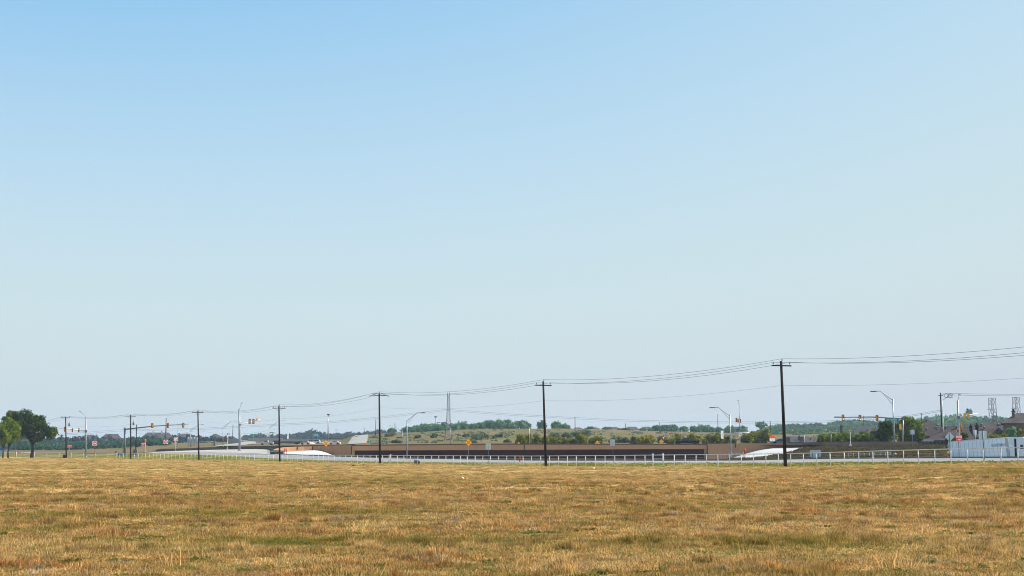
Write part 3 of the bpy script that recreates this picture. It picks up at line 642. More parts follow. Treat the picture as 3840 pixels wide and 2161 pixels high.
signpost('sign_back', 'large grey sign back rising over the white trailer roof', 3685, 140, 1632, 30, 33, 'rect', sign_back, back=True, postm=steel_dark, basepx=3689, rad=.06, group='rectangular sign backs')
signpost('sign_back', 'wide two post sign back standing on the grass bank', 3058, 172, 1704, 42, 33, 'rect', sign_back, back=True, post2=1, postm=steel_dark, group='rectangular sign backs')
signpost('diamond_sign_back', 'pale diamond sign back at the rear end of the white trailer', 3561, 150, 1638, 35, 38, 'diamond', sign_back, back=True, postm=steel_dark, rad=.06, toppy=1622, group='diamond sign backs')
signpost('diamond_sign_back', 'tilted tan diamond sign back on a leaning post at the grass bank', 3055, 268, 1645, 27, 27, 'diamond', mat('tan_sign_back', (.66, .5, .33), None), back=True, basepx=3046, tilt=.35, toppy=1632, rad=.05, postm=steel_dark, group='diamond sign backs')
signpost('roadwork_notice', 'white notice with orange red top above the wall beside the tallest utility pole', 2895.5, 334, 1644, 21, 21, 'rect', sign_white, [('ROAD WORK', .13, .25, .8), ('NEXT MILES', .12, -.1, .8), ('2 MILES', .12, -.3, .8)], border=('top', orange_red, None), tilt=-.03)
signpost('route_sign', 'slim blue and white route sign over the shrubs behind the pickup', 2708, 348, 1630, 11, 30, 'rect', sign_white, border=('turn', sign_blue, None))
signpost('guide_sign', 'green highway guide sign against the far blue trees', 1183, 900, 1632, 27, 9, 'rect', sign_green, [('EXIT', .5, 0, 1)], textm=sign_white, post2=1, rad=.12, group='green highway signs')
signpost('guide_sign', 'thin green highway sign left of the wing wall utility pole', 1019, 1000, 1622, 18, 3.5, 'rect', sign_green, post2=1, rad=.12, group='green highway signs')
signpost('guide_sign', 'small green sign right of the tall grey signal mast', 949, 700, 1629.5, 18, 5, 'rect', sign_green, rad=.1, group='green highway signs')
signpost('guide_sign', 'green sign tilted at the foot of the climbing road', 1384, 430, 1656, 13, 8, 'rect', sign_green, rad=.06, group='green highway signs', tilt=.2)
signpost('guide_sign', 'long low green sign just above the wall left of the dead end pole', 1422, 350, 1662.5, 62, 5, 'rect', sign_green, post2=1, group='green highway signs')
signpost('shop_sign', 'blue and white pylon sign left of the tall grey signal mast', 856, 800, 1625, 9.5, 10, 'rect', sign_blue, rad=.15, cat='pylon sign', border=('top', sign_white, None))
signpost('banner_sign', 'white stacked panels on a post right of the wing wall pole', 1079.5, 600, 1636, 5.5, 20, 'rect', sign_white, [('2', .3, .2, 1)], cat='pylon sign', textm=sign_red)
signpost('warning_sign', 'small brown orange sign on the slope beyond the wall', 1260, 440, 1656, 7, 8, 'rect', mat('rust_sign', (.4, .17, .08), None), group='orange diamond signs')
signpost('warning_sign', 'small orange square sign left of the tilted green sign', 1374, 430, 1660, 6, 6, 'rect', sign_orange, group='orange diamond signs')
# grey slatted sign back with trusses
b = gpt(722, 500); o = thing('billboard', 'grey slatted billboard back left of the third utility pole', 'billboard', b)
s = S(500); c0 = P(703, 1638, 500) - b; c1 = P(743, 1678, 500) - b
mb = MB()
for k in range(14):
    z0 = c1.z + (c0.z - c1.z) * (k / 14 + .0); z1 = c1.z + (c0.z - c1.z) * ((k + .8) / 14)
    if k > 5: mb.box((c0.x, -.05, z0), (c1.x, .05, z1))
mb.build('slat_panel', sign_back, o)
for q in (.1, .36, .63, .9): MB().tube([(c0.x + (c1.x - c0.x) * q, -.15, -.3), (c0.x + (c1.x - c0.x) * q, -.15, c0.z)], .1, 6).build('post', steel, o)
mb = MB()
for q in (.1, .36, .63): mb.tube([(c0.x + (c1.x - c0.x) * q, -.15, .2), (c0.x + (c1.x - c0.x) * (q + .27), -.15, c1.z + (c0.z - c1.z) * .42)], .05, 5)
mb.build('brace', steel_dark, o)
b = gpt(804, 520); o = thing('gantry', 'low steel truss gantry with a dark end post', 'gantry', b)
zt, zl = P(0, 1656, 520).z - b.z, P(0, 1669, 520).z - b.z; xs = [P(x, 1660, 520).x - b.x for x in (748, 766, 784, 804)]
mb = MB(); mb.tube([(xs[0], 0, zt), (xs[-1], 0, zt)], .1, 5).tube([(xs[0], 0, zl), (xs[-1], 0, zl)], .08, 5)
for i in range(3): mb.tube([(xs[i], 0, zt), ((xs[i] + xs[i + 1]) / 2, 0, zl)], .06, 5).tube([((xs[i] + xs[i + 1]) / 2, 0, zl), (xs[i + 1], 0, zt)], .06, 5)
mb.build('truss', steel, o); MB().box((-.35, -.3, -.3), (.35, .3, zt + .2)).build('post', steel_dark, o)

# small roadside things
def marker(px, D, top, lab):
    b = gpt(px, D); h = P(px, top, D).z - b.z; o = thing('marker_post', lab, 'marker post', b, 0, 'orange marker posts')
    MB().tube([(0, 0, 0), (0, 0, h * .55)], .05, 6).build('stem', rp, o)
    MB().tube([(0, 0, h * .5), (0, 0, h * .52), (0, 0, h * .8), (0, 0, h)], [.06, .14, .14, .05], 8).build('paddle', orange_red, o)
marker(1074, 300, 1681, 'thin orange marker post on the left white pavement'); marker(2793, 180, 1681, 'orange marker post beside the right white pavement')
b = gpt(1949, F / (CT * s_f(1949)) + .6); o = thing('gas_marker', 'short red topped white marker post at the pipe fence', 'marker post', b)
MB().tube([(0, 0, -.1), (0, 0, .65)], .06, 8).build('post', white_pipe, o); MB().tube([(0, 0, .6), (0, 0, 1.15), (0, 0, 1.35), (0, 0, 1.45)], [.09, .09, .11, .05], 8).tube([(-.2, 0, 1.05), (.2, 0, 1.05)], .06, 6).build('cap', mat('marker_red', (.5, .05, .03), None), o)
b = gpt(1562, F / (CT * s_f(1562)) + .8); o = thing('utility_pedestal', 'grey blue utility pedestal box behind the pipe fence', 'utility box', b)
MB().box((-.3, -.2, -.1), (.3, .2, .55)).build('cabinet', mat('pedestal_paint', (.1, .13, .15), None), o); MB().box((-.34, -.24, .55), (.34, .24, .62)).build('lid', steel_dark, o); MB().tube([(-.33, 0, 0), (-.33, 0, 1.3)], .03, 6).build('stake', steel_dark, o); MB().tube([(.35, 0, 0), (.45, 0, .5)], .14, 8).build('valve', black, o)
b = gpt(437, 366); o = thing('utility_cabinet', 'teal green utility cabinet at the left verge', 'utility box', b); MB().box((-.3, -.3, -.1), (.3, .3, 1.3)).build('cabinet', mat('teal_paint', (.08, .25, .2), None), o); MB().box((-.34, -.34, 1.3), (.34, .34, 1.38)).build('lid', mat('teal_paint', (.08, .25, .2), None), o)
b = gpt(449, 372); mb = MB()
mb.tube([(0, 0, -.05), (0, 0, .3), (0, 0, .6), (0, 0, .75)], [.75, .7, .5, .15], 12); tag(mb.build('boulder', mat('blue_grey_rock', (.06, .08, .12), None)), 'dark blue grey rounded boulder beside the teal cabinet', 'boulder').location = b
b = gpt(242, 358); o = thing('trash_bin', 'black wheeled bin at the left fence near the first transformer pole', 'bin', b); MB().prism([(-.28, 0), (.28, 0), (.34, .85), (-.34, .85)], -.3, .3).build('body', black, o); MB().box((-.36, -.34, .85), (.36, .34, .95)).build('lid', black, o)
b = gpt(507, 366); o = thing('control_cabinet', 'grey signal control cabinet behind the short bare pole', 'utility box', b); MB().box((-.6, -.4, -.1), (.6, .4, 1.5)).build('cabinet', steel_dark, o); MB().box((-.66, -.46, 1.5), (.66, .46, 1.58)).build('lid', steel, o)
# crash cushion at the nose
b = gpt(1036, 308); o = thing('crash_cushion', 'dark crash cushion with guard rail at the nose of the wing wall', 'crash barrier', b)
mb = MB()
for k in range(6): mb.tube([(-1.2 + k * .5, .2 * k, 0), (-1.2 + k * .5, .2 * k, .95 - .03 * k)], .3, 10)
mb.build('barrel', mat('dark_plastic', (.05, .055, .07), (.035, .035, .05), 2), o); MB().cbox((.3, -.4, .62), (3.6, .06, .3), Matrix.Rotation(.1, 3, 'Z')).build('rail', steel, o)
mb = MB()
for x in (-1.3, -.2, .9, 2): mb.box((x - .05, -.34, -.1), (x + .05, -.24, .75))
mb.build('post', steel_dark, o)
# litter in the field
def clumpy(name, lab, cat, px, D, r, m, seed):
    rr = random.Random(seed); mb = MB(); pts = [Vector((rr.uniform(-1, 1) * r, rr.uniform(-1, 1) * r, rr.uniform(0, .9) * r)) for _ in range(14)]
    bm = bmesh.new(); [bm.verts.new(p) for p in pts]; bmesh.ops.convex_hull(bm, input=bm.verts); me = bpy.data.meshes.new(name); bm.to_mesh(me); bm.free(); me.materials.append(m)
    o = bpy.data.objects.new(name, me); COL.objects.link(o); o.location = gpt(px, D, .12); return tag(o, lab, cat)
clumpy('plastic_bag', 'crumpled white plastic bag lying in the dry grass left of centre', 'litter', 1735, 88, .14, white, 3)
clumpy('paper_scrap', 'white scrap in the grass below the large orange diamond', 'litter', 1882, 130, .14, white, 4)
clumpy('paper_scrap', 'white scrap in the grass right of the mid utility pole', 'litter', 2227, 140, .13, white, 5)
clumpy('dark_clod', 'dark clod in the field below the dead end pole', 'clod', 1326, 168, .28, black, 6)
clumpy('orange_scrap', 'small orange scrap at the grass edge by the first transformer pole', 'litter', 255, 352, .3, orange_red, 7)

# ------------------------------------------------------------------ pipe fence
FG = 'posts of the white pipe fence'
def fence(lab, pxa, pxb, spacing, nrails=1, braceat=(), wires=3):
    pts = []; X = pxa
    while X < pxb:
        D, z = rowF(X); pts.append((X, Vector((colx(X, D), D, z)))); s = S(D)
        X += spacing(X)
    D, z = rowF(pxb); pts.append((pxb, Vector((colx(pxb, D), D, z))))
    b = pts[0][1]; o = thing('pipe_fence', lab, 'fence', b, 0, 'white pipe fence runs')
    for i, (x, p) in enumerate(pts):
        big = i in (0, len(pts) - 1)
        jx, jz = rng.uniform(-.06, .06), rng.uniform(-.02, .05)
        mb = MB(); q = p - b; r = .05 * rng.uniform(.9, 1.12) if not big else .08
        mb.tube([q + Vector((0, 0, -.2)), q + Vector((jx, 0, FH + (.14 if big else -.03) + jz))], r, 7)
        mb.build('post', white_pipe, o)
    path = [p - b + Vector((0, 0, FH)) for _, p in pts]
    MB().tube(path, .048, 6).build('rail', white_pipe, o)
    for k in range(1, nrails): MB().tube([p - Vector((0, 0, FH * k / nrails)) for p in path], .04, 6).build('rail', white_pipe, o)
    if wires:
        mb = MB()
        for k in range(wires): mb.tube([p - Vector((0, 0, .36 + k * .3)) for p in path], .008, 3)
        mb.build('strand', steel, o)
    return pts
SP = tab([(-600, 12), (480, 13.8), (700, 14.4), (960, 17.4), (1200, 19.8), (1440, 25), (1700, 27), (1920, 31.5), (2160, 35), (2400, 38.5), (2640, 42), (2880, 47), (3120, 52), (3360, 58), (3600, 62), (3840, 66), (4400, 76)])
fence('white pipe fence at left from the pasture gate to the tall bare hill', 436, 1464, lambda x: it(x, SP, 1))
fence('white pipe fence across the middle between the dead end pole and the brace frame', 1464.5, 2447, lambda x: it(x, SP, 1))
fence('white pipe fence at right from the brace frame past the white trailer', 2487, 4250, lambda x: it(x, SP, 1))
pf = fence('short double railed brace frame in the pipe fence right of centre', 2447.3, 2486.5, lambda x: 40, nrails=3, wires=0)
fence('low white rail fence at left with four rails and wide spaced posts', 130, 435, lambda x: 46, nrails=4, wires=0)
b = gpt(84, rowF(84)[0]); o = thing('pasture_gate', 'white tubular pasture gate at far left below the big oak', 'gate', b)
s = S(rowF(84)[0]); L = 45 / s
mb = MB(); mb.tube([(0, 0, .15), (0, 0, 1.45), (L, 0, 1.4), (L, 0, .15), (0, 0, .15)], .045, 6)
for k in range(1, 5): mb.tube([(0, 0, .15 + k * .25), (L, 0, .15 + k * .25)], .03, 6)
mb.build('gate_frame', white_pipe, o); MB().tube([(-.15, 0, -.2), (-.15, 0, 1.6)], .09, 8).build('post', white_pipe, o)
fence('white rail fence end behind the small trees at the left edge', -60, 62, lambda x: 40, nrails=1, wires=0)

# far fence of small white posts along the bank
def farposts(lab, pa, pb, dpx, D0, D1, h, name, m, rad=.03):
    b = gpt(pa, D0); o = thing(name, lab, 'fence', b)
    x = pa; pr = []
    while x <= pb:
        t = (x - pa) / (pb - pa); p = gpt(x, D0 + (D1 - D0) * t) - b; pr.append(p)
        MB().tube([p, p + Vector((0, 0, h))], rad, 5).build('post', m, o); x += dpx
    for k in (.95, .5): MB().tube([p + Vector((0, 0, h * k)) for p in pr], .012, 4).build('strand', m, o)
farposts('thin wire fence of white stakes in front of the white trailer bank', 3180, 3340, 20, 168, 166, .55, 'stake_fence', white_pipe)
farposts('thin grey post and wire fence at the foot of the right white pavement', 2620, 2800, 14, 196, 186, 1.1, 'stake_fence', steel)
b = gpt(3440, 284); o = thing('picket_fence', 'dark slatted board fence right of the tan wall end', 'fence', b)
mb = MB(); x1 = colx(3565, 282) - b.x; n = 46
for k in range(n):
    x = x1 * k / n; mb.box((x, 0, -.6 ), (x + x1 / n * .8, .04, zpy(1656, 284) - b.z))
mb.build('boards', mat('dark_boards', (.035, .045, .06), (.02, .025, .035), 2), o)
for k in range(8): MB().box((x1 * k / 8, -.09, -.6), (x1 * k / 8 + .12, -.01, zpy(1655, 284) - b.z)).build('post', mat('blue_grey_boards', (.09, .13, .16), None), o)

# ------------------------------------------------------------------ lattice towers
def lattice_tower(lab, px, D, top, wb, wt, base_split, arms=(), n=14, head2=False, rr=.12):
    b = gpt(px, D); h = P(px, top, D).z - b.z; s = S(D); o = thing('lattice_tower', lab, 'lattice tower', b, 0, 'steel lattice towers')
    W = lambda t: (wb + (wt - wb) * min(1, t / .45) * .62 + (wt - wb) * .38 * t) / s / 2
    def crn(t, k):
        sx, sy = ((-1, -1), (1, -1), (1, 1), (-1, 1))[k]; w_ = W(t); return Vector((sx * w_, sy * w_, t * h))
    for k in range(4): MB().tube([crn(t, k) for t in np.linspace(-.01, 1, 8)], rr, 5).build('leg', lattice, o)
    ts = [0]; t = 0
    while t < 1: t += max(.035, 2 * W(t) * 1.1 / h); ts.append(min(t, 1))
    mb = MB()
    for a, c in zip(ts[:-1], ts[1:]):
        for k in range(4):
            k2 = (k + 1) % 4
            mb.tube([crn(a, k), crn(c, k2)], rr * .42, 4, cap=False).tube([crn(a, k2), crn(c, k)], rr * .42, 4, cap=False).tube([crn(c, k), crn(c, k2)], rr * .42, 4, cap=False)
    mb.build('bracing', lattice, o)
    if head2:
        mb = MB()
        for q in (-1, 1): mb.tube([(q * W(1), 0, h), (q * W(1) * .8, 0, h + 1.0)], .14, 5)
        mb.build('peak', lattice, o)
    return o, b, h
lattice_tower('tall tapering steel lattice tower in the middle of the picture', 1681, 505, 1482, 27, 9, .3, head2=True, rr=.09)
def hframe(lab, px, D, top, w_px):
    b = gpt(px, D); h = P(px, top, D).z - b.z; s = S(D); w_ = w_px / s / 2; o = thing('lattice_tower', lab, 'lattice tower', b, 0, 'steel lattice towers')
    for q in (-1, 1): MB().tube([(q * w_ * 1.15, 0, 0), (q * w_, 0, h)], .13, 5).build('leg', lattice, o)
    mb = MB()
    for q in (-.22, .22): mb.tube([(q * w_, 0, 0), (q * w_, 0, h)], .13, 5)
    zz = np.linspace(0, h, 22)
    for k in range(21):
        a, c = (-.22, .22) if k % 2 else (.22, -.22); mb.tube([(a * w_, 0, zz[k]), (c * w_, 0, zz[k + 1])], .1, 4)
    mb.build('column', lattice, o)
    mb = MB(); zz = np.linspace(h * .2, h, 5)
    for k in range(4):
        for q in (-1, 1):
            mb.tube([(q * w_, 0, zz[k]), (q * .22 * w_, 0, zz[k + 1])], .09, 4).tube([(q * .22 * w_, 0, zz[k]), (q * w_, 0, zz[k + 1])], .09, 4)
    mb.tube([(-w_, 0, h), (w_, 0, h)], .13, 5).tube([(-w_ * 1.6, 0, h * .72), (w_ * .2, 0, h * .72)], .08, 4).tube([(-w_ * 2, 0, h * .46), (w_ * 1.6, 0, h * .46)], .1, 4); mb.build('bracing', lattice, o)
hframe('steel frame pylon behind the house roofs left of the brick chimney', 3729.5, 620, 1493, 27)
hframe('steel frame pylon behind the brick chimney at the right edge', 3819.5, 640, 1490, 27)

# ------------------------------------------------------------------ trees
leaf_oak = leafmat('oak_leaves', (0.009, 0.03, 0.004), (0.06, 0.11, 0.012), (0.26, 0.28, 0.03), 0.5)
leaf_yel = leafmat('yellow_green_leaves', (0.03, 0.07, 0.008), (0.19, 0.25, 0.018), (0.42, 0.42, 0.03), 0.6)
leaf_shr = leafmat('roadside_shrub_leaves', (0.04, 0.07, 0.010), (0.27, 0.26, 0.02), (0.55, 0.42, 0.035), 0.45)
leaf_hill = leafmat('hill_tree_leaves', (0.045, 0.13, 0.075), (0.14, 0.29, 0.14), (0.25, 0.4, 0.17), 0.25)
leaf_far = leafmat('far_wood_leaves', (0.03, 0.09, 0.07), (0.085, 0.19, 0.10), (0.2, 0.3, 0.09), 0.06)
leaf_dark = leafmat('dark_wood_leaves', (0.016, 0.04, 0.04), (0.035, 0.075, 0.065), (0.06, 0.11, 0.07), 0.05)
bark = mat('bark', (0.05, 0.04, 0.032), (0.03, 0.024, 0.02), 3, .95)
def leaf_cloud(lobes, n, size, seed, flat=1.0):
    """lobes (x,y,z,r). returns verts (4n,3)"""
    r_ = np.random.RandomState(seed); L = np.array(lobes, float); w_ = L[:, 3] ** 2; w_ /= w_.sum()
    k = r_.choice(len(L), n, p=w_); d = r_.normal(size=(n, 3)); d /= np.linalg.norm(d, axis=1)[:, None]
    rad = L[k, 3] * (1 - .55 * r_.rand(n) ** 1.6) * (1 + .13 * r_.normal(size=n)); d[:, 2] *= flat
    c = L[k, :3] + d * rad[:, None]
    a = r_.normal(size=(n, 3)); a /= np.linalg.norm(a, axis=1)[:, None]; q = np.cross(a, r_.normal(size=(n, 3))); q /= np.linalg.norm(q, axis=1)[:, None] + 1e-9
    s = size * (.55 + .9 * r_.rand(n))[:, None]; a *= s; q *= s * .55
    return np.stack([c - a, c + q * .9, c + a, c - q], 1).reshape(-1, 3)
def cloud_obj(name, V, m, parent=None):
    n = len(V) // 4; me = bpy.data.meshes.new(name)
    me.vertices.add(4 * n); me.vertices.foreach_set('co', V.astype(np.float32).ravel()); me.loops.add(4 * n); me.loops.foreach_set('vertex_index', np.arange(4 * n, dtype=np.int32))
    me.polygons.add(n); me.polygons.foreach_set('loop_start', np.arange(0, 4 * n, 4, dtype=np.int32)); me.update(calc_edges=True); me.materials.append(m)
    o = bpy.data.objects.new(name, me); COL.objects.link(o)
    if parent is not None: o.parent = parent
    return o
def lobes_auto(hw, h, z0, seed, n=14, depth=None):
    rr = random.Random(seed); out = []; depth = depth or hw
    for k in range(n):
        a = rr.uniform(0, 6.283); q = math.sqrt(rr.random()) * .72; zt = rr.random()
        prof = math.sin(math.pi * (.18 + .72 * zt)) ** .7
        r = hw * rr.uniform(.26, .44)
        r = min(r, h * .42)
        out.append((math.cos(a) * q * hw * prof, math.sin(a) * q * depth * prof, z0 + r * .6 + (h - z0 - 1.4 * r) * zt, r))
    return out
def tree(name, lab, px, D, top, hw_px, m, seed, group=None, z0f=.12, n=900, leaf=None, lobes=None, cat='tree', trunk=True, nl=14, tr=None, basepx=None):
    b = gpt(basepx or px, D); s = S(D); h = P(px, top, D).z - b.z; hw = hw_px / s
    o = thing(name, lab, cat, b, 0, group)
    if lobes is not None:
        lb = []
        for x, y, r in lobes:
            c = P(x, y, D) - b
            for q in range(3): lb.append((c.x + rng.uniform(-.5, .5) * r / s, rng.uniform(-1, 1) * r / s, c.z + rng.uniform(-.45, .45) * r / s, r / s * rng.uniform(.6, .9)))
    else: lb = lobes_auto(hw, h, h * z0f, seed, nl)
    cloud_obj('crown', leaf_cloud(lb, n, leaf or max(.16, hw * .085), seed), m, o)
    if trunk:
        tr = tr or max(.08, hw * .07); mb = MB(); fk = h * (.3 if lobes is not None else max(.2, z0f + .1))
        mb.tube([(0, 0, -.3), (rng.uniform(-.1, .1), 0, fk * .5), (0, 0, fk)], [tr * 1.25, tr, tr * .85], 8)
        rr = random.Random(seed)
        for c in rr.sample(lb, min(6, len(lb))):
            e = Vector(c[:3]); mb.tube([(0, 0, fk * .92), Vector((0, 0, fk)).lerp(e, .5) + Vector((0, 0, .1 * h * rr.random())), e], [tr * .6, tr * .38, tr * .12], 6)
        mb.build('trunk', bark, o)
    return o
# left group
tree('oak_tree', 'large spreading dark green oak standing at the far left', 120, 352, 1533, 100, leaf_oak, 1, n=9500, leaf=.29, tr=.42, lobes=[(60, 1553, 26), (90, 1558, 28), (40, 1558, 18), (35, 1572, 16), (115, 1575, 30), (70, 1582, 30), (140, 1590, 32), (165, 1600, 26), (185, 1612, 22), (100, 1605, 32), (125, 1620, 30), (160, 1630, 24), (190, 1630, 18), (140, 1642, 20), (110, 1632, 22), (90, 1622, 22), (150, 1575, 20), (195, 1618, 15)])
tree('small_tree', 'mid green tree overlapping the big oak at the left edge', 32, 340, 1566, 48, leaf_yel, 2, n=4200, leaf=.27, tr=.2, lobes=[(30, 1580, 16), (48, 1595, 18), (20, 1600, 20), (60, 1612, 16), (45, 1622, 20), (30, 1635, 20), (68, 1630, 11), (45, 1645, 14), (58, 1640, 12)], group='small trees at the left edge')
tree('small_tree', 'yellow green tree cut by the left picture edge', 5, 334, 1590, 40, leaf_yel, 3, n=3200, leaf=.26, tr=.17, basepx=12, lobes=[(0, 1600, 16), (12, 1615, 16), (-10, 1620, 20), (20, 1630, 16), (0, 1640, 18), (28, 1645, 13), (15, 1655, 12), (-25, 1610, 20)], group='small trees at the left edge')
plain_pole(58, 1648, 335, .06, 'thin rusty post between the small left trees', m=rp, name='rusty_post')
b = gpt(4, 345); o = thing('blue_sign', 'blue and pale notice board at the left picture edge', 'sign', b); MB().box((-1.2, 0, 1.0), (.7, .06, 2.2)).build('panel', mat('pale_board', (.35, .5, .62), None), o); MB().box((-1.2, -.02, 2.2), (.8, .08, 2.8)).build('header', sign_blue, o); MB().tube([(0, .1, -.2), (0, .1, 2.6)], .06, 6).build('post', steel_dark, o)
leaf_scrub = leafmat('scrub_leaves', (0.075, 0.115, 0.065), (0.16, 0.2, 0.1), (0.24, 0.24, 0.12), .3)
SH = [(1950, 22, 1632), (1975, 20, 1629), (2012, 20, 1637), (2046, 14, 1640), (2078, 26, 1640), (2115, 24, 1642), (2150, 18, 1648), (2184, 30, 1631), (2222, 18, 1644), (2243, 22, 1636), (2426, 30, 1634), (2382, 20, 1641), (2512, 18, 1646), (2545, 22, 1628), (2604, 26, 1626), (2645, 14, 1650), (2662, 24, 1629), (2690, 24, 1627), (2724, 16, 1632), (2752, 14, 1648), (2800, 24, 1630), (2838, 28, 1614), (2872, 26, 1610)]
SD = ['low', 'bushy', 'yellowing', 'sparse', 'rounded', 'spreading', 'olive', 'dense dark', 'thin', 'bright tipped']
SN = ['below the pale street lamp', 'just right of the pale street lamp', 'left of the mid utility pole', 'hard against the left of the mid utility pole', 'right of the mid utility pole', 'second right of the mid utility pole', 'in the gap before the tall dark shrub', 'darkest of the row left of the hidden orange diamond', 'just left of the hidden orange diamond', 'behind the hidden orange diamond', 'left of the yield sign', 'at the left start of the pickup group', 'at the bonnet of the pickup', 'behind the pickup bonnet and white post', 'behind the pickup bed', 'between the pickup tail and the next shrub', 'left of the blue route sign', 'behind the blue route sign', 'right of the blue route sign', 'left of the lamp pole before the bunched signals', 'right of the slim signal mast', 'second right of the slim signal mast', 'tallest, beside the orange topped notice']
for i, (px, hw, top) in enumerate(SH):
    tree('roadside_shrub', f'{SD[i % 10]} roadside shrub {SN[i]}', px, 372 + (i * 7) % 19, top - 2, hw * 1.2, leaf_shr, 40 + i, 'roadside shrubs behind the tan wall', .02, n=1500, leaf=.3, cat='shrub', nl=16)
HED = [(3088, 34, 1630), (3128, 36, 1626), (3165, 34, 1622), (3205, 36, 1621), (3245, 34, 1618), (3282, 28, 1612)]
for i, (px, hw, top) in enumerate(HED):
    tree('hedge_shrub', ['yellow green shrub at the left end of the long hedge beside the tilted diamond', 'yellow green hedge shrub second from the tilted diamond', 'yellow green hedge shrub left of the half black post', 'yellow green hedge shrub right of the half black post', 'yellow green hedge shrub below the low grey roof', 'yellow green hedge shrub touching the big round tree'][i], px, 322, top, hw, leaf_yel, 80 + i, 'yellow green hedge shrubs on the wall', -.1, n=2600, leaf=.26, cat='shrub')
tree('round_tree', 'big dark round tree left of the tallest street lamp', 3330, 316, 1578, 48, leaf_oak, 95, 'big round trees at right', .02, n=4500, leaf=.28, nl=24)
tree('round_tree', 'big green round tree right of the tallest street lamp', 3412, 312, 1562, 56, leaf_yel, 96, 'big round trees at right', .02, n=6000, leaf=.27, nl=28, lobes=[(3385, 1585, 20), (3400, 1580, 22), (3420, 1588, 24), (3440, 1605, 22), (3400, 1605, 28), (3425, 1620, 28), (3445, 1630, 20), (3455, 1640, 14), (3410, 1640, 26), (3385, 1625, 24), (3370, 1610, 18), (3375, 1642, 20), (3440, 1645, 18)])
for i, (px, hw, top, mm, lab) in enumerate(((3572, 34, 1624, leaf_oak, 'dark shrub behind the pale diamond sign back'), (3622, 34, 1622, leaf_oak, 'dark shrub right of the WRONG WAY sign'), (3700, 24, 1603, leaf_hill, 'round green tree right of the twin dark chimneys'), (3722, 36, 1626, leaf_shr, 'reddish olive shrub over the trailer roof'), (3762, 36, 1625, leaf_shr, 'olive shrub over the front of the trailer'), (3795, 24, 1600, leaf_hill, 'green tree below the brick house window'), (3830, 28, 1606, leaf_shr, 'yellow green tree at the right picture edge'), (3815, 30, 1628, leaf_oak, 'dark shrub above the truck cab'))):
    tree('garden_shrub', lab, px, 268 + i * 3, top, hw, mm, 100 + i, 'garden shrubs before the right houses', .0, n=1700, leaf=.24, cat='shrub')
HT = [(1468, 14, 1606), (1530, 30, 1600), (1565, 24, 1596), (1590, 26, 1586), (1620, 28, 1588), (1650, 28, 1590), (1668, 16, 1582), (1700, 26, 1588), (1728, 26, 1580), (1755, 22, 1592), (1775, 20, 1588), (1805, 22, 1584), (1835, 24, 1576), (1870, 30, 1573), (1900, 24, 1574), (1925, 20, 1584), (1952, 22, 1577), (1972, 18, 1578), (2030, 16, 1577), (2090, 22, 1580), (2115, 20, 1588), (2216, 14, 1601), (2276, 16, 1601), (2350, 16, 1606), (2325, 12, 1608), (2415, 14, 1606), (2440, 14, 1607), (2463, 14, 1594), (2490, 22, 1595), (2520, 24, 1592), (2566, 16, 1600), (2610, 18, 1596), (2640, 26, 1592), (2668, 18, 1600), (2700, 24, 1602), (2740, 20, 1596), (2785, 20, 1598)]
for i, (px, hw, top) in enumerate(HT):
    D = 772 + (i % 5) * 4
    where = 'left of the lattice tower' if px < 1660 else 'right of the lattice tower' if px < 1940 else 'near the mid utility pole' if px < 2140 else 'on the bare right crest' if px < 2400 else 'in the tree belt behind the pickup'
    tree('hill_tree', f'{["bushy", "rounded", "ragged", "broad", "small dark", "pale", "tall"][i % 7]} mesquite tree on the hill crest {where}', px, D, top, hw * 1.3, leaf_hill, 150 + i, f'hill crest trees {where}', -.12, n=1500, leaf=.5, nl=18)
# low scrub on the slope
for i, (px, hw, py, top, lab) in enumerate(((1566, 13, 0, 1630, 'small round bush low on the slope left of the tower'), (1626, 16, 0, 1626, 'yellow green bush on the slope just left of the tower'), (1750, 15, 0, 1626, 'grey green bush on the slope right of the tower'), (1790, 24, 0, 1627, 'wide bush on the slope right of the tower'), (1815, 18, 0, 1626, 'darker bush joined to the wide slope bush'), (1852, 10, 0, 1636, 'tiny bush between the slope bushes'), (1872, 16, 0, 1626, 'flat topped small tree on the slope'), (1905, 14, 0, 1648, 'yellowing bush at the wall left of the lamp'), (2082, 22, 0, 1622, 'blue green bush on the slope right of the mid pole'), (2125, 24, 0, 1622, 'pale green bush mid slope'), (2160, 20, 0, 1618, 'blue green bush second mid slope'), (2192, 22, 0, 1612, 'tall blue green bush on the slope'), (2100, 26, 0, 1634, 'low pale bush under the slope bushes'), (2010, 14, 0, 1628, 'blue green bush left of the mid pole'), (2310, 30, 0, 1636, 'grey green bush left of the pickup shrubs'), (2345, 24, 0, 1640, 'pale bush behind the sign back mid right'), (2480, 26, 0, 1634, 'blue green bush behind the yield sign'), (1770, 20, 0, 1648, 'green bush just behind the large orange diamond'), (1480, 26, 0, 1650, 'low green scrub above the wall left of the lamp'), (1460, 20, 0, 1618, 'yellow green scrub beside the far street lamp'))):
    D = 600 if top < 1632 else 500
    # stand the bush where the slope shows its foot
    for DD in range(420, 760, 10):
        if (lambda q: HZ - (q.z - EYE) * S(DD))(gpt(px, DD)) <= top + hw * 1.05: D = DD; break
    tree('slope_bush', lab, px, D, top, hw * 1.25, leaf_scrub, 220 + i, 'bushes on the dry slope', -.2, n=800, leaf=.34, cat='bush', nl=14, trunk=False)
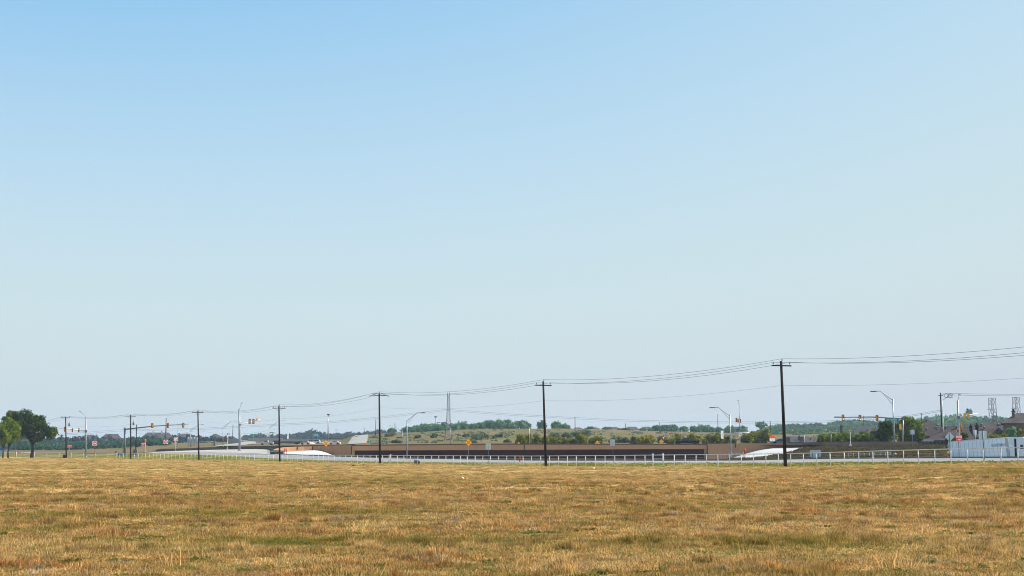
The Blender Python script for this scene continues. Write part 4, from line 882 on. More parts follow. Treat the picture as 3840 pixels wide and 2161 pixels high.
# rough weeds on the verge and the grass bank
leaf_weed = leafmat('verge_weeds', (0.10, 0.11, 0.016), (0.24, 0.215, 0.035), (0.36, 0.28, 0.08), .5)
leaf_bank = leafmat('bank_weeds', (0.045, 0.042, 0.016), (0.13, 0.095, 0.05), (0.22, 0.155, 0.09), .4)
def tufts(name, lab, m, n, pxr, ra, rb, seed, h):
    rs = random.Random(seed); av = []
    for i in range(n):
        px = rs.uniform(*pxr); a, c = ra(px), rb(px); t = rs.random(); D = a[0] + (c[0] - a[0]) * t; z = a[1] + (c[1] - a[1]) * t
        r = h * rs.uniform(.5, 1.3); av.append(leaf_cloud([(rs.uniform(-.4, .4), rs.uniform(-.4, .4), r * .3, r) for _ in range(3)], 14, h * .55, seed + i, .7) + np.array((colx(px, D), D, z))[None, :])
    o = cloud_obj(name, np.concatenate(av), m); struct(o, lab, 'stuff'); o['category'] = 'weeds'
tufts('verge_weeds', 'yellow green weeds roughening the verge behind the pipe fence', leaf_weed, 2200, (440, 4100), rowF, lambda p: row(TV, p), 31000, .09)
tufts('bank_weeds', 'brown and green weeds covering the grass bank at right', leaf_bank, 2600, (2740, 3535), lambda p: row(TK, p), lambda p: row(TS, p), 52000, .2)
# masses of distant woodland
def wood(name, lab, items, m, seed, n=260, leaf=1.0):
    allv = []
    for i, (px, D, top, hw_px, zb) in enumerate(items):
        s = S(D); b = gpt(px, D); h = P(px, top, D).z - b.z; hw = hw_px / s
        if h < .5: h = .5
        V = leaf_cloud(lobes_auto(hw, h, 0, seed + i, 8), n, max(.4, hw * .16) * leaf, seed + i); V += np.array(b)[None, :]; allv.append(V)
    o = cloud_obj(name, np.concatenate(allv), m); struct(o, lab, 'stuff'); o['category'] = 'woodland'; return o
def band(pa, pb, step, D0, D1, topf, hw, seed, rowsn=3):
    rr = random.Random(seed); out = []
    for r in range(rowsn):
        x = pa + rr.random() * step
        while x < pb:
            t = r / max(1, rowsn - 1) if rowsn > 1 else 0; D = D0 + (D1 - D0) * t + rr.uniform(-10, 10)
            out.append((x, D, topf(x, t) + rr.uniform(-5, 5), hw * rr.uniform(.8, 1.3), 0)); x += step * rr.uniform(.7, 1.3)
    return out
ip = lambda x, *q: float(np.interp(x, [a for a, _ in q], [b for _, b in q]))
wood('near_wood', 'dark green belt of scrub woodland at left behind the signal masts', band(-150, 470, 15, 610, 690, lambda x, t: ip(x, (-150, 1640), (120, 1650), (200, 1655), (330, 1650), (480, 1648)) + 12 * (1 - t), 16, 3), leaf_far, 500)
wood('middle_wood', 'mid green scrub woodland below the left houses', band(455, 640, 14, 590, 700, lambda x, t: ip(x, (455, 1648), (560, 1640), (600, 1642), (645, 1660)) + 8 * (1 - t), 16, 5), leaf_far, 600)
wood('house_wood', 'dark trees around the left houses', band(-150, 860, 22, 900, 1000, lambda x, t: ip(x, (-150, 1640), (190, 1635), (225, 1632), (260, 1640), (290, 1632), (440, 1640), (520, 1640), (640, 1632), (700, 1628), (745, 1634), (770, 1634), (855, 1640)), 18, 7, 2), leaf_dark, 700)
wood('distant_wood', 'hazy blue belt of distant trees left of the bare hill', band(930, 1450, 22, 1500, 1750, lambda x, t: ip(x, (930, 1632), (1000, 1630), (1100, 1630), (1130, 1622), (1165, 1610), (1195, 1618), (1250, 1624), (1290, 1626), (1310, 1620), (1340, 1624), (1400, 1616), (1440, 1612)), 22, 9, 3) + band(-150, 930, 30, 2300, 2500, lambda x, t: 1640, 34, 10, 1), leaf_dark, 800)
wood('ridge_wood', 'broad green woodland on the ridge behind the right houses', band(2850, 4000, 26, 820, 1250, lambda x, t: (1 - t) * ip(x, (2850, 1632), (3100, 1630), (3500, 1620), (4000, 1620)) + t * ip(x, (2850, 1606), (2920, 1594), (3100, 1590), (3160, 1580), (3210, 1576), (3300, 1580), (3400, 1572), (3460, 1566), (3570, 1556), (3620, 1550), (3660, 1556), (3760, 1562), (4000, 1556)), 26, 11, 8), leafmat('ridge_leaves', (0.04, 0.125, 0.075), (0.115, 0.25, 0.11), (0.26, 0.37, 0.10), .03), 1000, n=320)
av = []; rs_ = random.Random(77)
for i in range(230):
    px = rs_.uniform(1280, 2900); D = rs_.uniform(430, 750); p = gpt(px, D)
    if px < 1400 and D < 700: continue
    r = rs_.uniform(.5, 1.6); V = leaf_cloud([(rs_.uniform(-r, r) * 1.6, rs_.uniform(-r, r), r * .3, r * .6) for _ in range(4)], 36, .35, 5000 + i, .6); av.append(V + np.array(p)[None, :])
o = cloud_obj('scrub', np.concatenate(av), leaf_scrub); struct(o, 'low grey green scrub scattered over the dry hill slope', 'stuff'); o['category'] = 'scrub'
tree('tall_ridge_tree', 'thin topped tree rising above the ridge beside the white mast arm', 3640, 1150, 1533, 20, leaf_hill, 1300, None, .55, n=500, leaf=.8)
tree('tall_ridge_tree', 'thin topped tree rising above the woodland left of the tallest pole', 2858, 900, 1581, 22, leaf_hill, 1301, None, .45, n=500, leaf=.8)

# ------------------------------------------------------------------ houses
roof_brown = mat('brown_shingles', (0.078, 0.06, 0.056), (0.056, 0.043, 0.041), 1.4, .95, c3=(.092, .074, .067), bump=.3)
roof_grey = mat('grey_shingles', (0.085, 0.073, 0.078), (0.065, 0.057, 0.062), 1.2, .95)
brick = mat('brown_brick', (0.19, 0.13, 0.10), (0.15, 0.10, 0.08), 2.2, .9)
siding = mat('blue_grey_siding', (0.22, 0.26, 0.30), None, 2, .8)
trim = mat('white_trim', (.7, .7, .7), None)
def house(lab, px0, px1, ridge_py, eave_py, D, depth, roofm, wallm, ridge=(.3, .7), group=None, wins=(), vents=(), chim=(), gable=None, basez=None):
    """hip roofed house seen from its long side"""
    pc = (px0 + px1) / 2; b = gpt(pc, D); phi = math.atan2(b.x, D); s = S(D) / math.cos(phi); x0 = (px0 - pc) / s; x1 = (px1 - pc) / s
    ze = P(pc, eave_py, D).z - b.z; zr = P(pc, ridge_py, D + depth / 2).z - b.z
    o = thing('house', lab, 'house', b, -phi, group)
    e = .45
    MB().box((x0 + e, e, -2), (x1 - e, depth - e, ze)).build('wall', wallm, o)
    xa, xb = x0 + (x1 - x0) * ridge[0], x0 + (x1 - x0) * ridge[1]
    vs = [(x0, 0, ze), (x1, 0, ze), (x1, depth, ze), (x0, depth, ze), (xa, depth / 2, zr), (xb, depth / 2, zr), (x0, 0, ze - .2), (x1, 0, ze - .2), (x1, depth, ze - .2), (x0, depth, ze - .2)]
    mb = MB(); mb.faces(vs, [(0, 1, 5, 4), (1, 2, 5), (2, 3, 4, 5), (3, 0, 4), (0, 6, 7, 1), (1, 7, 8, 2), (2, 8, 9, 3), (3, 9, 6, 0), (6, 9, 8, 7)]); ro = mb.build('roof', roofm, o)
    def roofz(x, y):
        t = min(1, y / (depth / 2)); return ze + (zr - ze) * t
    for (q, y) in vents:
        x = x0 + (x1 - x0) * q; yy = depth / 2 * y; z = roofz(x, yy)
        MB().tube([(x, yy, z - .2), (x, yy, z + .35), (x, yy, z + .36), (x, yy, z + .62), (x, yy, z + .72)], [.12, .12, .3, .3, .1], 8).build('roof_vent', steel_dark, ro)
    for (q, top, w_, mm, y) in chim:
        x = x0 + (x1 - x0) * q; zt = P(pc, top, D + depth * y).z - b.z; W = w_ / s
        c = MB().box((x - W / 2, depth * y - W / 2, ze - 1), (x + W / 2, depth * y + W / 2, zt)).build('chimney', mm, ro)
        MB().box((x - W * .6, depth * y - W * .6, zt), (x + W * .6, depth * y + W * .6, zt + .18)).tube([(x, depth * y, zt + .18), (x, depth * y, zt + .7)], W * .28, 8).build('chimney_cap', black, ro)
    for (q, z, w_, h_) in wins:
        x = x0 + (x1 - x0) * q; f = MB().box((x - w_ / 2 - .1, e - .08, z - .1), (x + w_ / 2 + .1, e - .003, z + h_ + .1)).build('window', trim if wallm is siding else mat('brown_trim', (.14, .11, .09), None), o)
        MB().box((x - w_ / 2, e - .11, z), (x + w_ / 2, e - .083, z + h_)).build('pane', glass, f)
    for g in (gable or ()):
        q, w_, gp, mm = g; x = x0 + (x1 - x0) * q; zg = P(pc, gp, D - 1).z - b.z
        MB().prism([(x - w_ / 2, -2), (x + w_ / 2, -2), (x + w_ / 2, ze - .1), (x, zg - .25), (x - w_ / 2, ze - .1)], -1.6, .6).build('gable_wall', mm, o)
        mb = MB()
        for sg in (-1, 1): mb.faces([(x, -2, zg), (x + sg * (w_ / 2 + .4), -2, ze - .3), (x + sg * (w_ / 2 + .4), depth / 2, ze - .3), (x, depth / 2, zg), (x, -2, zg - .18), (x + sg * (w_ / 2 + .4), -2, ze - .48)], [(0, 1, 2, 3), (0, 4, 5, 1)])
        mb.build('gable_roof', roofm, o)
        MB().face([(x - .35, -1.63, ze + (zg - ze) * .25), (x + .35, -1.63, ze + (zg - ze) * .25), (x, -1.63, ze + (zg - ze) * .6)]) if False else None
    return o, b
HG = 'brown roofed houses at right'
house('low grey roofed house behind the leftmost hedge beside the tallest utility pole', 2905, 3075, 1636, 1658, 410, 12, roof_grey, brick, (.2, .75), HG, vents=((.15, .3), (.3, .4), (.62, .5), (.8, .4), (.93, .3)), wins=((.3, .6, 1.2, 1.2), (.6, .6, 1.2, 1.2)), chim=((.55, 1640, 7, black, .2),))
house('low grey roofed house with a tall dark flue above the hedge', 3040, 3180, 1626, 1640, 430, 12, roof_grey, brick, (.3, .8), HG, chim=((.84, 1600, 9.5, glass, .2),), vents=((.4, .6),))
house('grey roofed house peeking over the hedge left of the big round tree', 3165, 3345, 1598, 1634, 440, 14, roof_grey, brick, (.42, .66), HG, vents=((.68, .7), (.5, .5)))
house('large brown hipped roof right of the big round tree', 3420, 3580, 1571, 1634, 318, 15, roof_brown, brick, (.3, .38), HG, vents=((.36, .85), (.62, .5), (.35, .3)))
house('low brown hipped roof between the black pole and the signal mast', 3476, 3660, 1597, 1650, 300, 12, roof_brown, brick, (.3, .82), HG, vents=((.2, .75), (.4, .8), (.62, .8), (.45, .3)))
house('long brown roofed house with twin dark chimneys', 3590, 3790, 1585, 1640, 306, 14, roof_brown, brick, (.32, .7), HG, chim=((.27, 1600, 11.5, black, .12), (.385, 1596, 12, black, .14)), vents=((.47, .75), (.52, .55)))
house('grey blue roofed house beside the tall brick chimney', 3676, 3790, 1581, 1620, 330, 12, roof_grey, brick, (.5, .62), HG, vents=((.62, .6), (.75, .7)))
house('two storey brown brick house with tall chimney at the right edge', 3757, 3960, 1549, 1586, 296, 14, roof_brown, brick, (.3, .7), HG, chim=((.24, 1543, 12, brick, .3),), wins=((.14, 2.6, 1.1, 1.3), (.3, 2.6, 1.1, 1.3), (.45, 2.6, 1.1, 1.3)))
house('small shed roof behind the dark board fence', 3458, 3506, 1645, 1655, 292, 4, roof_grey, brick, (.25, .8), HG)
LG = 'distant houses at left'
house('far blue grey roofed house with white gable trim behind the first do not enter sign', 288, 372, 1630, 1648, 960, 14, roof_grey, siding, (.35, .7), LG, gable=((.85, 5, 1628, siding),), wins=((.2, 1, 1.4, 1.4), (.5, 1, 1.4, 1.4)))
house('far long roofed house left of the second transformer pole', 368, 458, 1627, 1648, 970, 14, roof_grey, siding, (.3, .8), LG, gable=((.45, 6, 1628, siding),), wins=((.2, 1, 1.4, 1.4), (.75, 1, 1.4, 1.4)))
house('far big house with two white framed gables between hanging signals', 520, 655, 1622, 1646, 930, 18, roof_grey, siding, (.22, .82), LG, gable=((.19, 5.6, 1631, siding), (.48, 5.6, 1629, siding)), chim=((.38, 1620, 4, trim, .4), (.62, 1620, 4, trim, .4)), wins=((.75, 1, 1.4, 1.4),))
house('far low roofed house behind the no left turn sign', 668, 732, 1626, 1640, 960, 14, roof_grey, siding, (.2, .7), LG, wins=((.8, 1, 1.4, 1.4),))
house('far purple roofed house between two street lamps', 786, 838, 1627, 1640, 930, 14, roof_brown, siding, (.25, .45), LG, wins=((.8, .8, 1.2, 1.2),))
house('far roof glimpsed between the oak trunk and the small trees', 74, 118, 1636, 1652, 900, 14, roof_grey, siding, (.3, .7), LG)
house('far pale stepped building left of the wing wall pole', 990, 1038, 1624, 1640, 1500, 20, concrete, concrete, (.05, .95), LG)
for i, (a, c, rp_, ep) in enumerate(((2150, 2185, 1603, 1607), (2190, 2250, 1602, 1607), (2255, 2330, 1601, 1607), (2340, 2400, 1600, 1610), (2398, 2450, 1600, 1610), (2530, 2560, 1603, 1612), (2705, 2745, 1612, 1622), (2715, 2800, 1600, 1624))):
    house(['first far lilac roof on the horizon right of the crest pole', 'second far lilac roof on the bare horizon', 'third far lilac roof on the bare horizon', 'far roof left of the horizon pole', 'far roof behind the crest trees', 'far roof between the belt trees', 'small far roof left of the bunched signals', 'far pinkish roof below the bunched signals'][i], a, c, rp_, ep, 1250 if i < 6 else 900, 20, roof_brown, trim, (.25, .75), 'far roofs on the horizon')
# far road works walls
def farwall(lab, pa, pb, D, top, bot, m, name='retaining_wall'):
    a, c = P(pa, bot, D), P(pb, top, D); zb_ = min(gz(a.x, D), a.z) - .5
    o = tag(MB().box((a.x, D, zb_), (c.x, D + .6, c.z)).build(name, m), lab, 'wall', 'distant road work walls'); return o
purp = mat('purple_bridge_wall', (0.07, 0.06, 0.085), None, .3, .9)  # even dark purple base colour of the bridge side
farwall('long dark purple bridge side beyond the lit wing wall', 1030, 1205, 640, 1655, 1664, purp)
farwall('pale concrete barrier left of the wing wall pole', 960, 1030, 660, 1659, 1668, concrete)
farwall('pale concrete barrier behind the far dark cars', 1072, 1106, 610, 1661, 1667, concrete)
farwall('tan distant wall below the far pale building', 930, 1060, 980, 1642, 1652, mat('tan_fill2', (.42, .36, .3), None))
farwall('tan distant wall under the green guide sign', 1060, 1290, 960, 1647, 1655, mat('tan_fill3', (.36, .32, .27), None))
farwall('grey noise wall behind the paved junction left of the tall mast', 858, 905, 700, 1645, 1660, mat('grey_wall', (.3, .29, .28), None))
b = gpt(1148, 590); o = thing('dirt_mound', 'pale sandy dirt mound behind the parapet wall', 'dirt mound', b)
mb = MB(); s = S(590); vs = []; fs = []
for i in range(13):
    for j in range(7):
        u, v = i / 12 * 2 - 1, j / 6 * 2 - 1; q = max(0, 1 - u * u) * max(0, 1 - v * v); vs.append((u * 34 / s, v * 5 + 4, -.3 + q ** .7 * 13 / s * (1 + .2 * mnoise.noise((u * 3, v * 3, 1)))))
for i in range(12):
    for j in range(6): fs.append((i * 7 + j, (i + 1) * 7 + j, (i + 1) * 7 + j + 1, i * 7 + j + 1))
mb.faces(vs, fs, True); mb.build('heap', mat('sandy_dirt', (.5, .38, .27), (.42, .32, .22), .5), o)

# ------------------------------------------------------------------ vehicles
def wheel(mb, x, y, z, r, w_): mb.tube([(x, y, z), (x, y + w_, z)], r, 14)
def car(lab, px, D, L, body, kind='car', rz=0.0, name='parked_car', group='distant vehicles on the road works', cat='car'):
    b = gpt(px, D, .05); o = thing(name, lab, cat, b, rz, group); hL = L / 2; Wd = .9
    if kind == 'pickup':
        low = [(-hL, .45), (hL - .1, .45), (hL, .55), (hL, 1.18), (.55, 1.2), (-hL + .25, 1.12), (-hL, .95)]
        cab = [(.62, 1.19), (.5, 1.92), (-.75, 1.95), (-1.3, 1.6), (-1.55, 1.19)]; win = [(.5, 1.28), (.42, 1.8), (-.7, 1.84), (-1.12, 1.55), (-1.3, 1.28)]
    elif kind == 'suv':
        low = [(-hL, .4), (hL, .4), (hL, .95), (hL - .1, 1.05), (-hL + 1, 1.0), (-hL, .85)]; cab = [(hL - .05, 1.04), (hL - .3, 1.75), (-.4, 1.78), (-hL + 1.05, 1.0)]; win = [(hL - .25, 1.1), (hL - .42, 1.6), (-.35, 1.65), (-hL + 1.4, 1.1)]
    else:
        low = [(-hL, .35), (hL, .35), (hL, .85), (hL - .1, .95), (-hL + 1.1, .92), (-hL, .75)]; cab = [(hL - .55, .94), (hL - 1.15, 1.42), (-.35, 1.44), (-hL + 1.15, .92)]; win = [(hL - .8, .98), (hL - 1.25, 1.34), (-.3, 1.36), (-hL + 1.5, .98)]
    MB().prism(low, -Wd, Wd).prism(cab, -Wd * .86, Wd * .86).build('body', body, o)
    mb = MB().prism(win, -Wd * .875, -Wd * .862).prism(win, Wd * .862, Wd * .875); mb.build('window', glass, o)
    for sx in (-1, 1):
        for sy in (-1, 1):
            mb = MB(); x = sx * (hL - .95); wheel(mb, x, sy * Wd - .12 - (.0 if sy > 0 else -.02), .36, .38, .26); wh = mb.build('wheel', rubber, o)
    return o, b
navy = mat('navy_car_paint', (0.004, 0.006, 0.016), None, 1, .4, .0, spec=.25)
o, b = car('dark navy crew cab pickup truck driving along the top of the tan wall', 2576, 346, 6.4, navy, 'pickup', name='pickup_truck', group=None, cat='pickup truck')
MB().box((3.16, -.88, .8), (3.22, -.7, 1.15)).build('tail_light', mat('tail_light', (.5, .02, .03), None), o); MB().box((-3.2, -.86, .78), (-3.14, -.6, .98)).build('headlight', white, o); MB().box((3.2, -.9, .45), (3.45, .9, .65)).build('bumper', steel, o)
MB().box((.62, -.78, 1.25), (.66, .78, 1.8)).build('rear_window', glass, o); MB().box((-.95, -1.08, 1.25), (-.8, -.92, 1.45)).build('mirror', navy, o)
silver = mat('silver_paint', (.6, .62, .65), None, 1, .3, .3); dk = mat('dark_blue_paint', (.02, .035, .07), None, 1, .3)
car('silver pickup beyond the parapet left of the wing wall pole', 1000, 560, 5.6, silver, 'pickup'); car('dark blue car on the far pale road left of the wing wall pole', 1031, 590, 4.6, dk, 'suv'); car('small black car before the sandy mound', 1123, 560, 4.4, black, 'car'); car('white suv beyond the dirt mound', 1181, 610, 4.8, white, 'suv'); car('dark suv at the right end of the sandy mound', 1166, 612, 4.8, dk, 'suv'); car('pale grey car half hidden by the parapet at the mound', 1144, 556, 4.4, silver, 'car')
car('white car at the foot of the grass slope below the high mast', 1254, 520, 4.6, white, 'car'); car('dark blue car cresting the climbing white road', 1351, 815, 4.6, dk, 'suv', math.pi / 2); car('grey blue car seen under the tallest utility pole sign', 2922, 352, 4.6, mat('slate_paint', (.12, .17, .22), None), 'car')
# red and white trailer lights at the left works

# semi truck
trailer_m = mat('trailer_white', (0.91, 0.92, 0.93), (0.86, 0.88, 0.90), .7, .35, .0)
pr_, pf_ = P(3562, 1656, 182.6), P(3783, 1639, 176.0)
dv = pf_ - pr_; Lh = math.hypot(dv.x, dv.y); ang = math.atan2(dv.y, dv.x); pit = math.atan2(dv.z, Lh)
LT = dv.length
o = thing('box_trailer', 'white box trailer lettered BOWERMAN behind the fence at right', 'trailer', pr_ - Vector((0, 0, 4.1)), rot=(0, -pit, ang))
ZB, ZT, WT = 1.15, 4.1, 2.55
mb = MB().use(trailer_m).box((0, 0, ZB), (LT, WT, ZT))
for k in range(1, 15):
    x = LT * k / 14.5; mb.use(mat('trailer_seam', (.6, .63, .68), None)).box((x - .025, -.006, ZB + .15), (x + .025, 0, ZT - .12))
mb.use(white).box((-.02, -.02, ZT - .12), (LT + .02, -.002, ZT + .01)).box((-.02, -.02, ZB), (LT + .02, -.002, ZB + .14))
mb.use(mat('trailer_post', (.55, .5, .48), None)).box((LT - .28, -.015, ZB + .15), (LT, -.002, ZT - .13))
text_faces(mb, 'BOWERMAN', .62, LT * .848, -.02, ZT - 1.0, mat('trailer_letter', (.36, .39, .44), None), .58)
mb.build('box', None, o)
for x in (1.1, 2.3):
    for y in (.0, WT - .3):
        mb = MB(); wheel(mb, x, y, .52, .52, .3); mb.build('wheel', rubber, o)
MB().box((.3, .6, .75), (3.2, WT - .6, ZB)).box((LT - 2.2, .5, .1), (LT - 2.0, .7, ZB)).box((LT - 2.2, WT - .7, .1), (LT - 2.0, WT - .5, ZB)).build('undercarriage', black, o)
MB().box((-.1, .2, .45), (-.02, WT - .2, .6)).build('rear_bumper', steel_dark, o)
dirv = dv.normalized()
o = thing('truck_tractor', 'white sleeper cab tractor pulling the lettered trailer at the right edge', 'truck', pr_ - Vector((0, 0, 4.1)) + dirv * (LT + .14), rot=(0, 0, ang))
cabm = mat('truck_cab_white', (0.85, 0.86, 0.88), None, 1, .3, .1)
prof = [(-.05, .9), (5.9, .7), (6.1, 1.2), (6.0, 1.9), (4.4, 2.15), (3.7, 3.05), (2.7, 3.75), (1.7, 4.1), (-.36, 4.1)]
MB().prism(prof, .05, 2.5).build('cab', cabm, o)
MB().box((.62, -.04, .9), (.86, .049, 3.85)).build('exhaust_stack', black, o)
MB().box((1.4, .015, 2.5), (1.85, .05, 3.05)).build('sleeper_window', glass, o); MB().prism([(2.7, 2.2), (3.6, 2.2), (3.45, 2.95), (2.75, 3.1)], .02, .05).build('door_window', glass, o)
MB().box((2.2, .02, 1.2), (2.7, .045, 2.0)).build('emblem', sign_blue, o); MB().box((-.5, .25, .75), (3, 2.3, .9)).build('frame', black, o)
for x in (.5, 1.7, 4.9):
    for y in (.05, 2.2):
        mb = MB(); wheel(mb, x, y, .52, .52, .3); mb.build('wheel', rubber, o)
MB().prism([(4.42, 2.16), (3.75, 3.0), (3.72, 2.99), (4.39, 2.15)], .25, 2.3).build('windshield', glass, o)

# ------------------------------------------------------------------ grass
def blade_clump(name, n, rad, h, seed, lean=.5, greenf=.1, w_=.006, broad=False):
    rr = random.Random(seed); vs = []; fs = []; gr = []
    for k in range(n):
        a = rr.uniform(0, 6.283); q = rad * math.sqrt(rr.random()); x, y = q * math.cos(a), q * math.sin(a)
        hh = h * rr.uniform(.45, 1.15) * (1 - .35 * q / rad); d = rr.uniform(0, 6.283); ln = lean * hh * rr.uniform(.2, 1.3)
        dx, dy = math.cos(d) * ln * .7 + x / rad * ln * .5 + .12 * hh, math.sin(d) * ln * .7 + y / rad * ln * .5
        a2 = rr.uniform(0, 6.283); ux, uy = math.cos(a2) * w_, math.sin(a2) * w_
        wm = 1.0 if not broad else 2.6
        i = len(vs)
        vs += [(x - ux, y - uy, -.02), (x + ux, y + uy, -.02), (x + dx * .4 + ux * .9 * wm, y + dy * .4 + uy * .9 * wm, hh * .6), (x + dx * .4 - ux * .9 * wm, y + dy * .4 - uy * .9 * wm, hh * .6), (x + dx, y + dy, hh * (.95 if ln < hh else .75))]
        fs += [(i, i + 1, i + 2, i + 3), (i + 3, i + 2, i + 4)]
        g = rr.uniform(.5, 1) if rr.random() < greenf else 0.0; gr += [g] * 5
    me = bpy.data.meshes.new(name); me.from_pydata(vs, [], fs); at = me.attributes.new('green', 'FLOAT', 'POINT'); at.data.foreach_set('value', gr); me.materials.append(blade_m)
    return bpy.data.objects.new(name, me)
clumps = bpy.data.collections.new('grass_clumps')
SPEC = [(90, .20, .105, 1.7, .17, .005), (90, .22, .13, 1.5, .26, .005), (80, .20, .085, 2.2, .24, .005), (150, .15, .19, 1.0, .08, .005), (90, .20, .115, 1.6, .75, .005), (60, .17, .11, 1.5, 1.0, .013), (14, .25, .34, 1.0, .2, .005), (80, .22, .06, 2.8, .14, .006)]
for i, (n, r, h, ln, g, w_) in enumerate(SPEC): clumps.objects.link(blade_clump(f'clump_{i}', n, r, h, 900 + i, ln, g, w_, broad=(i == 5)))
pts = []; rots = []; scl = []; idx = []
def scatter(D0, D1, dens, sxy, seed):
    rr = np.random.RandomState(seed)
    Dm = D1; area = (D1 - D0) * (Dm * .9 + 10); n = int(area * dens)
    Y = D0 + (D1 - D0) * rr.rand(n); X = (rr.rand(n) - .5) * (Dm * .9 + 10)
    ok = np.abs(X) < Y * .43 + 4; X, Y = X[ok], Y[ok]
    for x, y in zip(X, Y):
        px = CX + x * F / (y * CT); Df = F / (CT * s_f(px))
        if y > Df - .8: continue
        big = mnoise.noise((x * .16, y * .22, 3.1)); med = mnoise.noise((x * .6, y * .6, 9.7)); z = gz(x, y) if y > 21 else 0
        gn = mnoise.noise((x * .28, y * .5, 21.0))
        u = rr.rand()
        if u < .012: k = 6
        elif gn > .3 and u < .3: k = 4
        elif u < .05 and med < .1: k = 5
        elif med > .28: k = 3 if u < .6 else 1
        elif med < -.3: k = 7 if u < .6 else 2
        else: k = (0, 1, 2, 0)[int(u * 97) % 4]
        hs = max(.35, (1 + .35 * big + .5 * med + .8 * mnoise.noise((x * 2.3, y * 2.3, 2.0)))) * (1 if y < 70 else max(.5, 1 - (y - 70) / 110))
        pts.append((x, y, z)); rots.append((rr.normal() * .08, rr.normal() * .08, rr.rand() * 6.283)); w = sxy * rr.uniform(.8, 1.3); scl.append((w, w, hs * rr.uniform(.75, 1.25))); idx.append(k)
scatter(13, 30, 26, .95, 1); scatter(30, 60, 13, 1.15, 2); scatter(60, 110, 3.6, 1.8, 3); scatter(110, 200, 1.1, 2.8, 4); scatter(200, 345, .4, 4.2, 5)
me = bpy.data.meshes.new('grass'); me.vertices.add(len(pts)); me.vertices.foreach_set('co', np.array(pts, np.float32).ravel())
for nm, ty, val, key in (('rot', 'FLOAT_VECTOR', rots, 'vector'), ('scl', 'FLOAT_VECTOR', scl, 'vector'), ('idx', 'INT', idx, 'value')):
    a = me.attributes.new(nm, ty, 'POINT'); a.data.foreach_set(key, np.array(val, np.float32 if ty != 'INT' else np.int32).ravel())
grass = bpy.data.objects.new('grass', me); COL.objects.link(grass); struct(grass, 'dry tan and green pasture grass covering the foreground field', 'stuff'); grass['category'] = 'grass'
ng = bpy.data.node_groups.new('scatter_grass', 'GeometryNodeTree'); ng.interface.new_socket('Geometry', in_out='INPUT', socket_type='NodeSocketGeometry'); ng.interface.new_socket('Geometry', in_out='OUTPUT', socket_type='NodeSocketGeometry')
N, L = ng.nodes, ng.links
gi, go = N.new('NodeGroupInput'), N.new('NodeGroupOutput'); ip_ = N.new('GeometryNodeInstanceOnPoints'); ci = N.new('GeometryNodeCollectionInfo')
ci.inputs[0].default_value = clumps; ci.inputs['Separate Children'].default_value = True; ci.inputs['Reset Children'].default_value = True; ci.transform_space = 'ORIGINAL'
def na(nm, ty):
    n = N.new('GeometryNodeInputNamedAttribute'); n.data_type = ty; n.inputs[0].default_value = nm; return n.outputs[0]
L.new(gi.outputs[0], ip_.inputs['Points']); L.new(ci.outputs[0], ip_.inputs['Instance']); ip_.inputs['Pick Instance'].default_value = True
L.new(na('idx', 'INT'), ip_.inputs['Instance Index']); L.new(na('rot', 'FLOAT_VECTOR'), ip_.inputs['Rotation']); L.new(na('scl', 'FLOAT_VECTOR'), ip_.inputs['Scale']); L.new(ip_.outputs[0], go.inputs[0])
md = grass.modifiers.new('scatter', 'NODES'); md.node_group = ng

# ------------------------------------------------------------------ light, sky, air
EL, AZ = R(41), R(80)       # azimuth clockwise from +Y
sd = Vector((math.sin(AZ) * math.cos(EL), math.cos(AZ) * math.cos(EL), math.sin(EL)))
sl = bpy.data.lights.new('sun', 'SUN'); so = bpy.data.objects.new('sun', sl); COL.objects.link(so)
sl.energy = 4.0; sl.angle = R(.5); sl.color = (1, .95, .86); so.rotation_euler = sd.to_track_quat('Z', 'Y').to_euler(); so.location = (60, 40, 80)
wd = bpy.data.worlds.new('World'); scene.world = wd; wd.use_nodes = True
nt = wd.node_tree; nt.nodes.clear(); N, L = nt.nodes, nt.links
sk = N.new('ShaderNodeTexSky'); sk.sky_type = 'NISHITA'; sk.sun_disc = False; sk.sun_elevation = EL; sk.sun_rotation = AZ; sk.altitude = 200; sk.air_density = 1.0; sk.dust_density = 0.6; sk.ozone_density = 2.0
bg = N.new('ShaderNodeBackground'); bg.inputs[1].default_value = .1; wo = N.new('ShaderNodeOutputWorld')
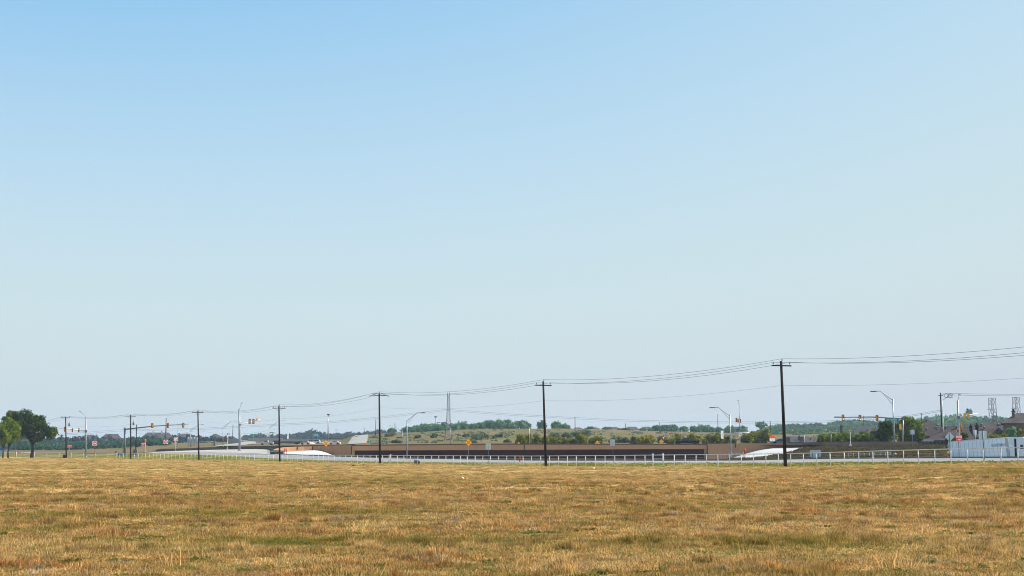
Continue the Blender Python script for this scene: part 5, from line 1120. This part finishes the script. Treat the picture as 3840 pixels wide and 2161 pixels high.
sep = N.new('ShaderNodeSeparateColor'); cmb = N.new('ShaderNodeCombineColor'); L.new(sk.outputs[0], sep.inputs[0])
def mth(op, a, b):      # dry dusty air: flatter, paler and greyer low down than the clean-air model
    n_ = N.new('ShaderNodeMath'); n_.operation = op
    for i_, v_ in enumerate((a, b)):
        if isinstance(v_, (int, float)): n_.inputs[i_].default_value = v_
        else: L.new(v_, n_.inputs[i_])
    return n_.outputs[0]
rr_ = mth('MINIMUM', mth('MAXIMUM', sep.outputs[0], 1.45), 6.0)
def curve(a, b, c): return mth('SUBTRACT', mth('SUBTRACT', a, mth('DIVIDE', b, rr_)), mth('MULTIPLY', rr_, c))
L.new(curve(5.75, 5.5, .318), cmb.inputs[0]); L.new(curve(6.29, 4.1, .385), cmb.inputs[1])
L.new(mth('MINIMUM', mth('MULTIPLY', mth('POWER', rr_, -.17), 4.95), 4.34), cmb.inputs[2])
L.new(cmb.outputs[0], bg.inputs[0]); L.new(bg.outputs[0], wo.inputs[0])
HAZE = 0.00014
if HAZE:
    m, nt, N, L = newmat('air_haze'); out = N.new('ShaderNodeOutputMaterial'); pv = N.new('ShaderNodeVolumePrincipled')
    pv.inputs['Color'].default_value = (.68, .79, .95, 1); pv.inputs['Density'].default_value = HAZE; pv.inputs['Anisotropy'].default_value = .1; L.new(pv.outputs[0], out.inputs['Volume'])
    hz = MB().box((-7000, -200, -12), (7000, 9500, 62)).build('haze', m); struct(hz, 'thin blue summer haze over the whole plain', 'stuff')
vs_ = scene.view_settings; vs_.view_transform = 'Standard'; vs_.look = 'None'; vs_.exposure = 1.0; vs_.gamma = 1; vs_.use_curve_mapping = False
cy = scene.cycles; cy.use_denoising = True; cy.denoiser = 'OPENIMAGEDENOISE'; cy.denoising_input_passes = 'RGB_ALBEDO_NORMAL'; cy.denoising_prefilter = 'ACCURATE'; cy.max_bounces = 6; cy.diffuse_bounces = 3; cy.transparent_max_bounces = 6; cy.volume_bounces = 0; cy.filter_width = 1.0
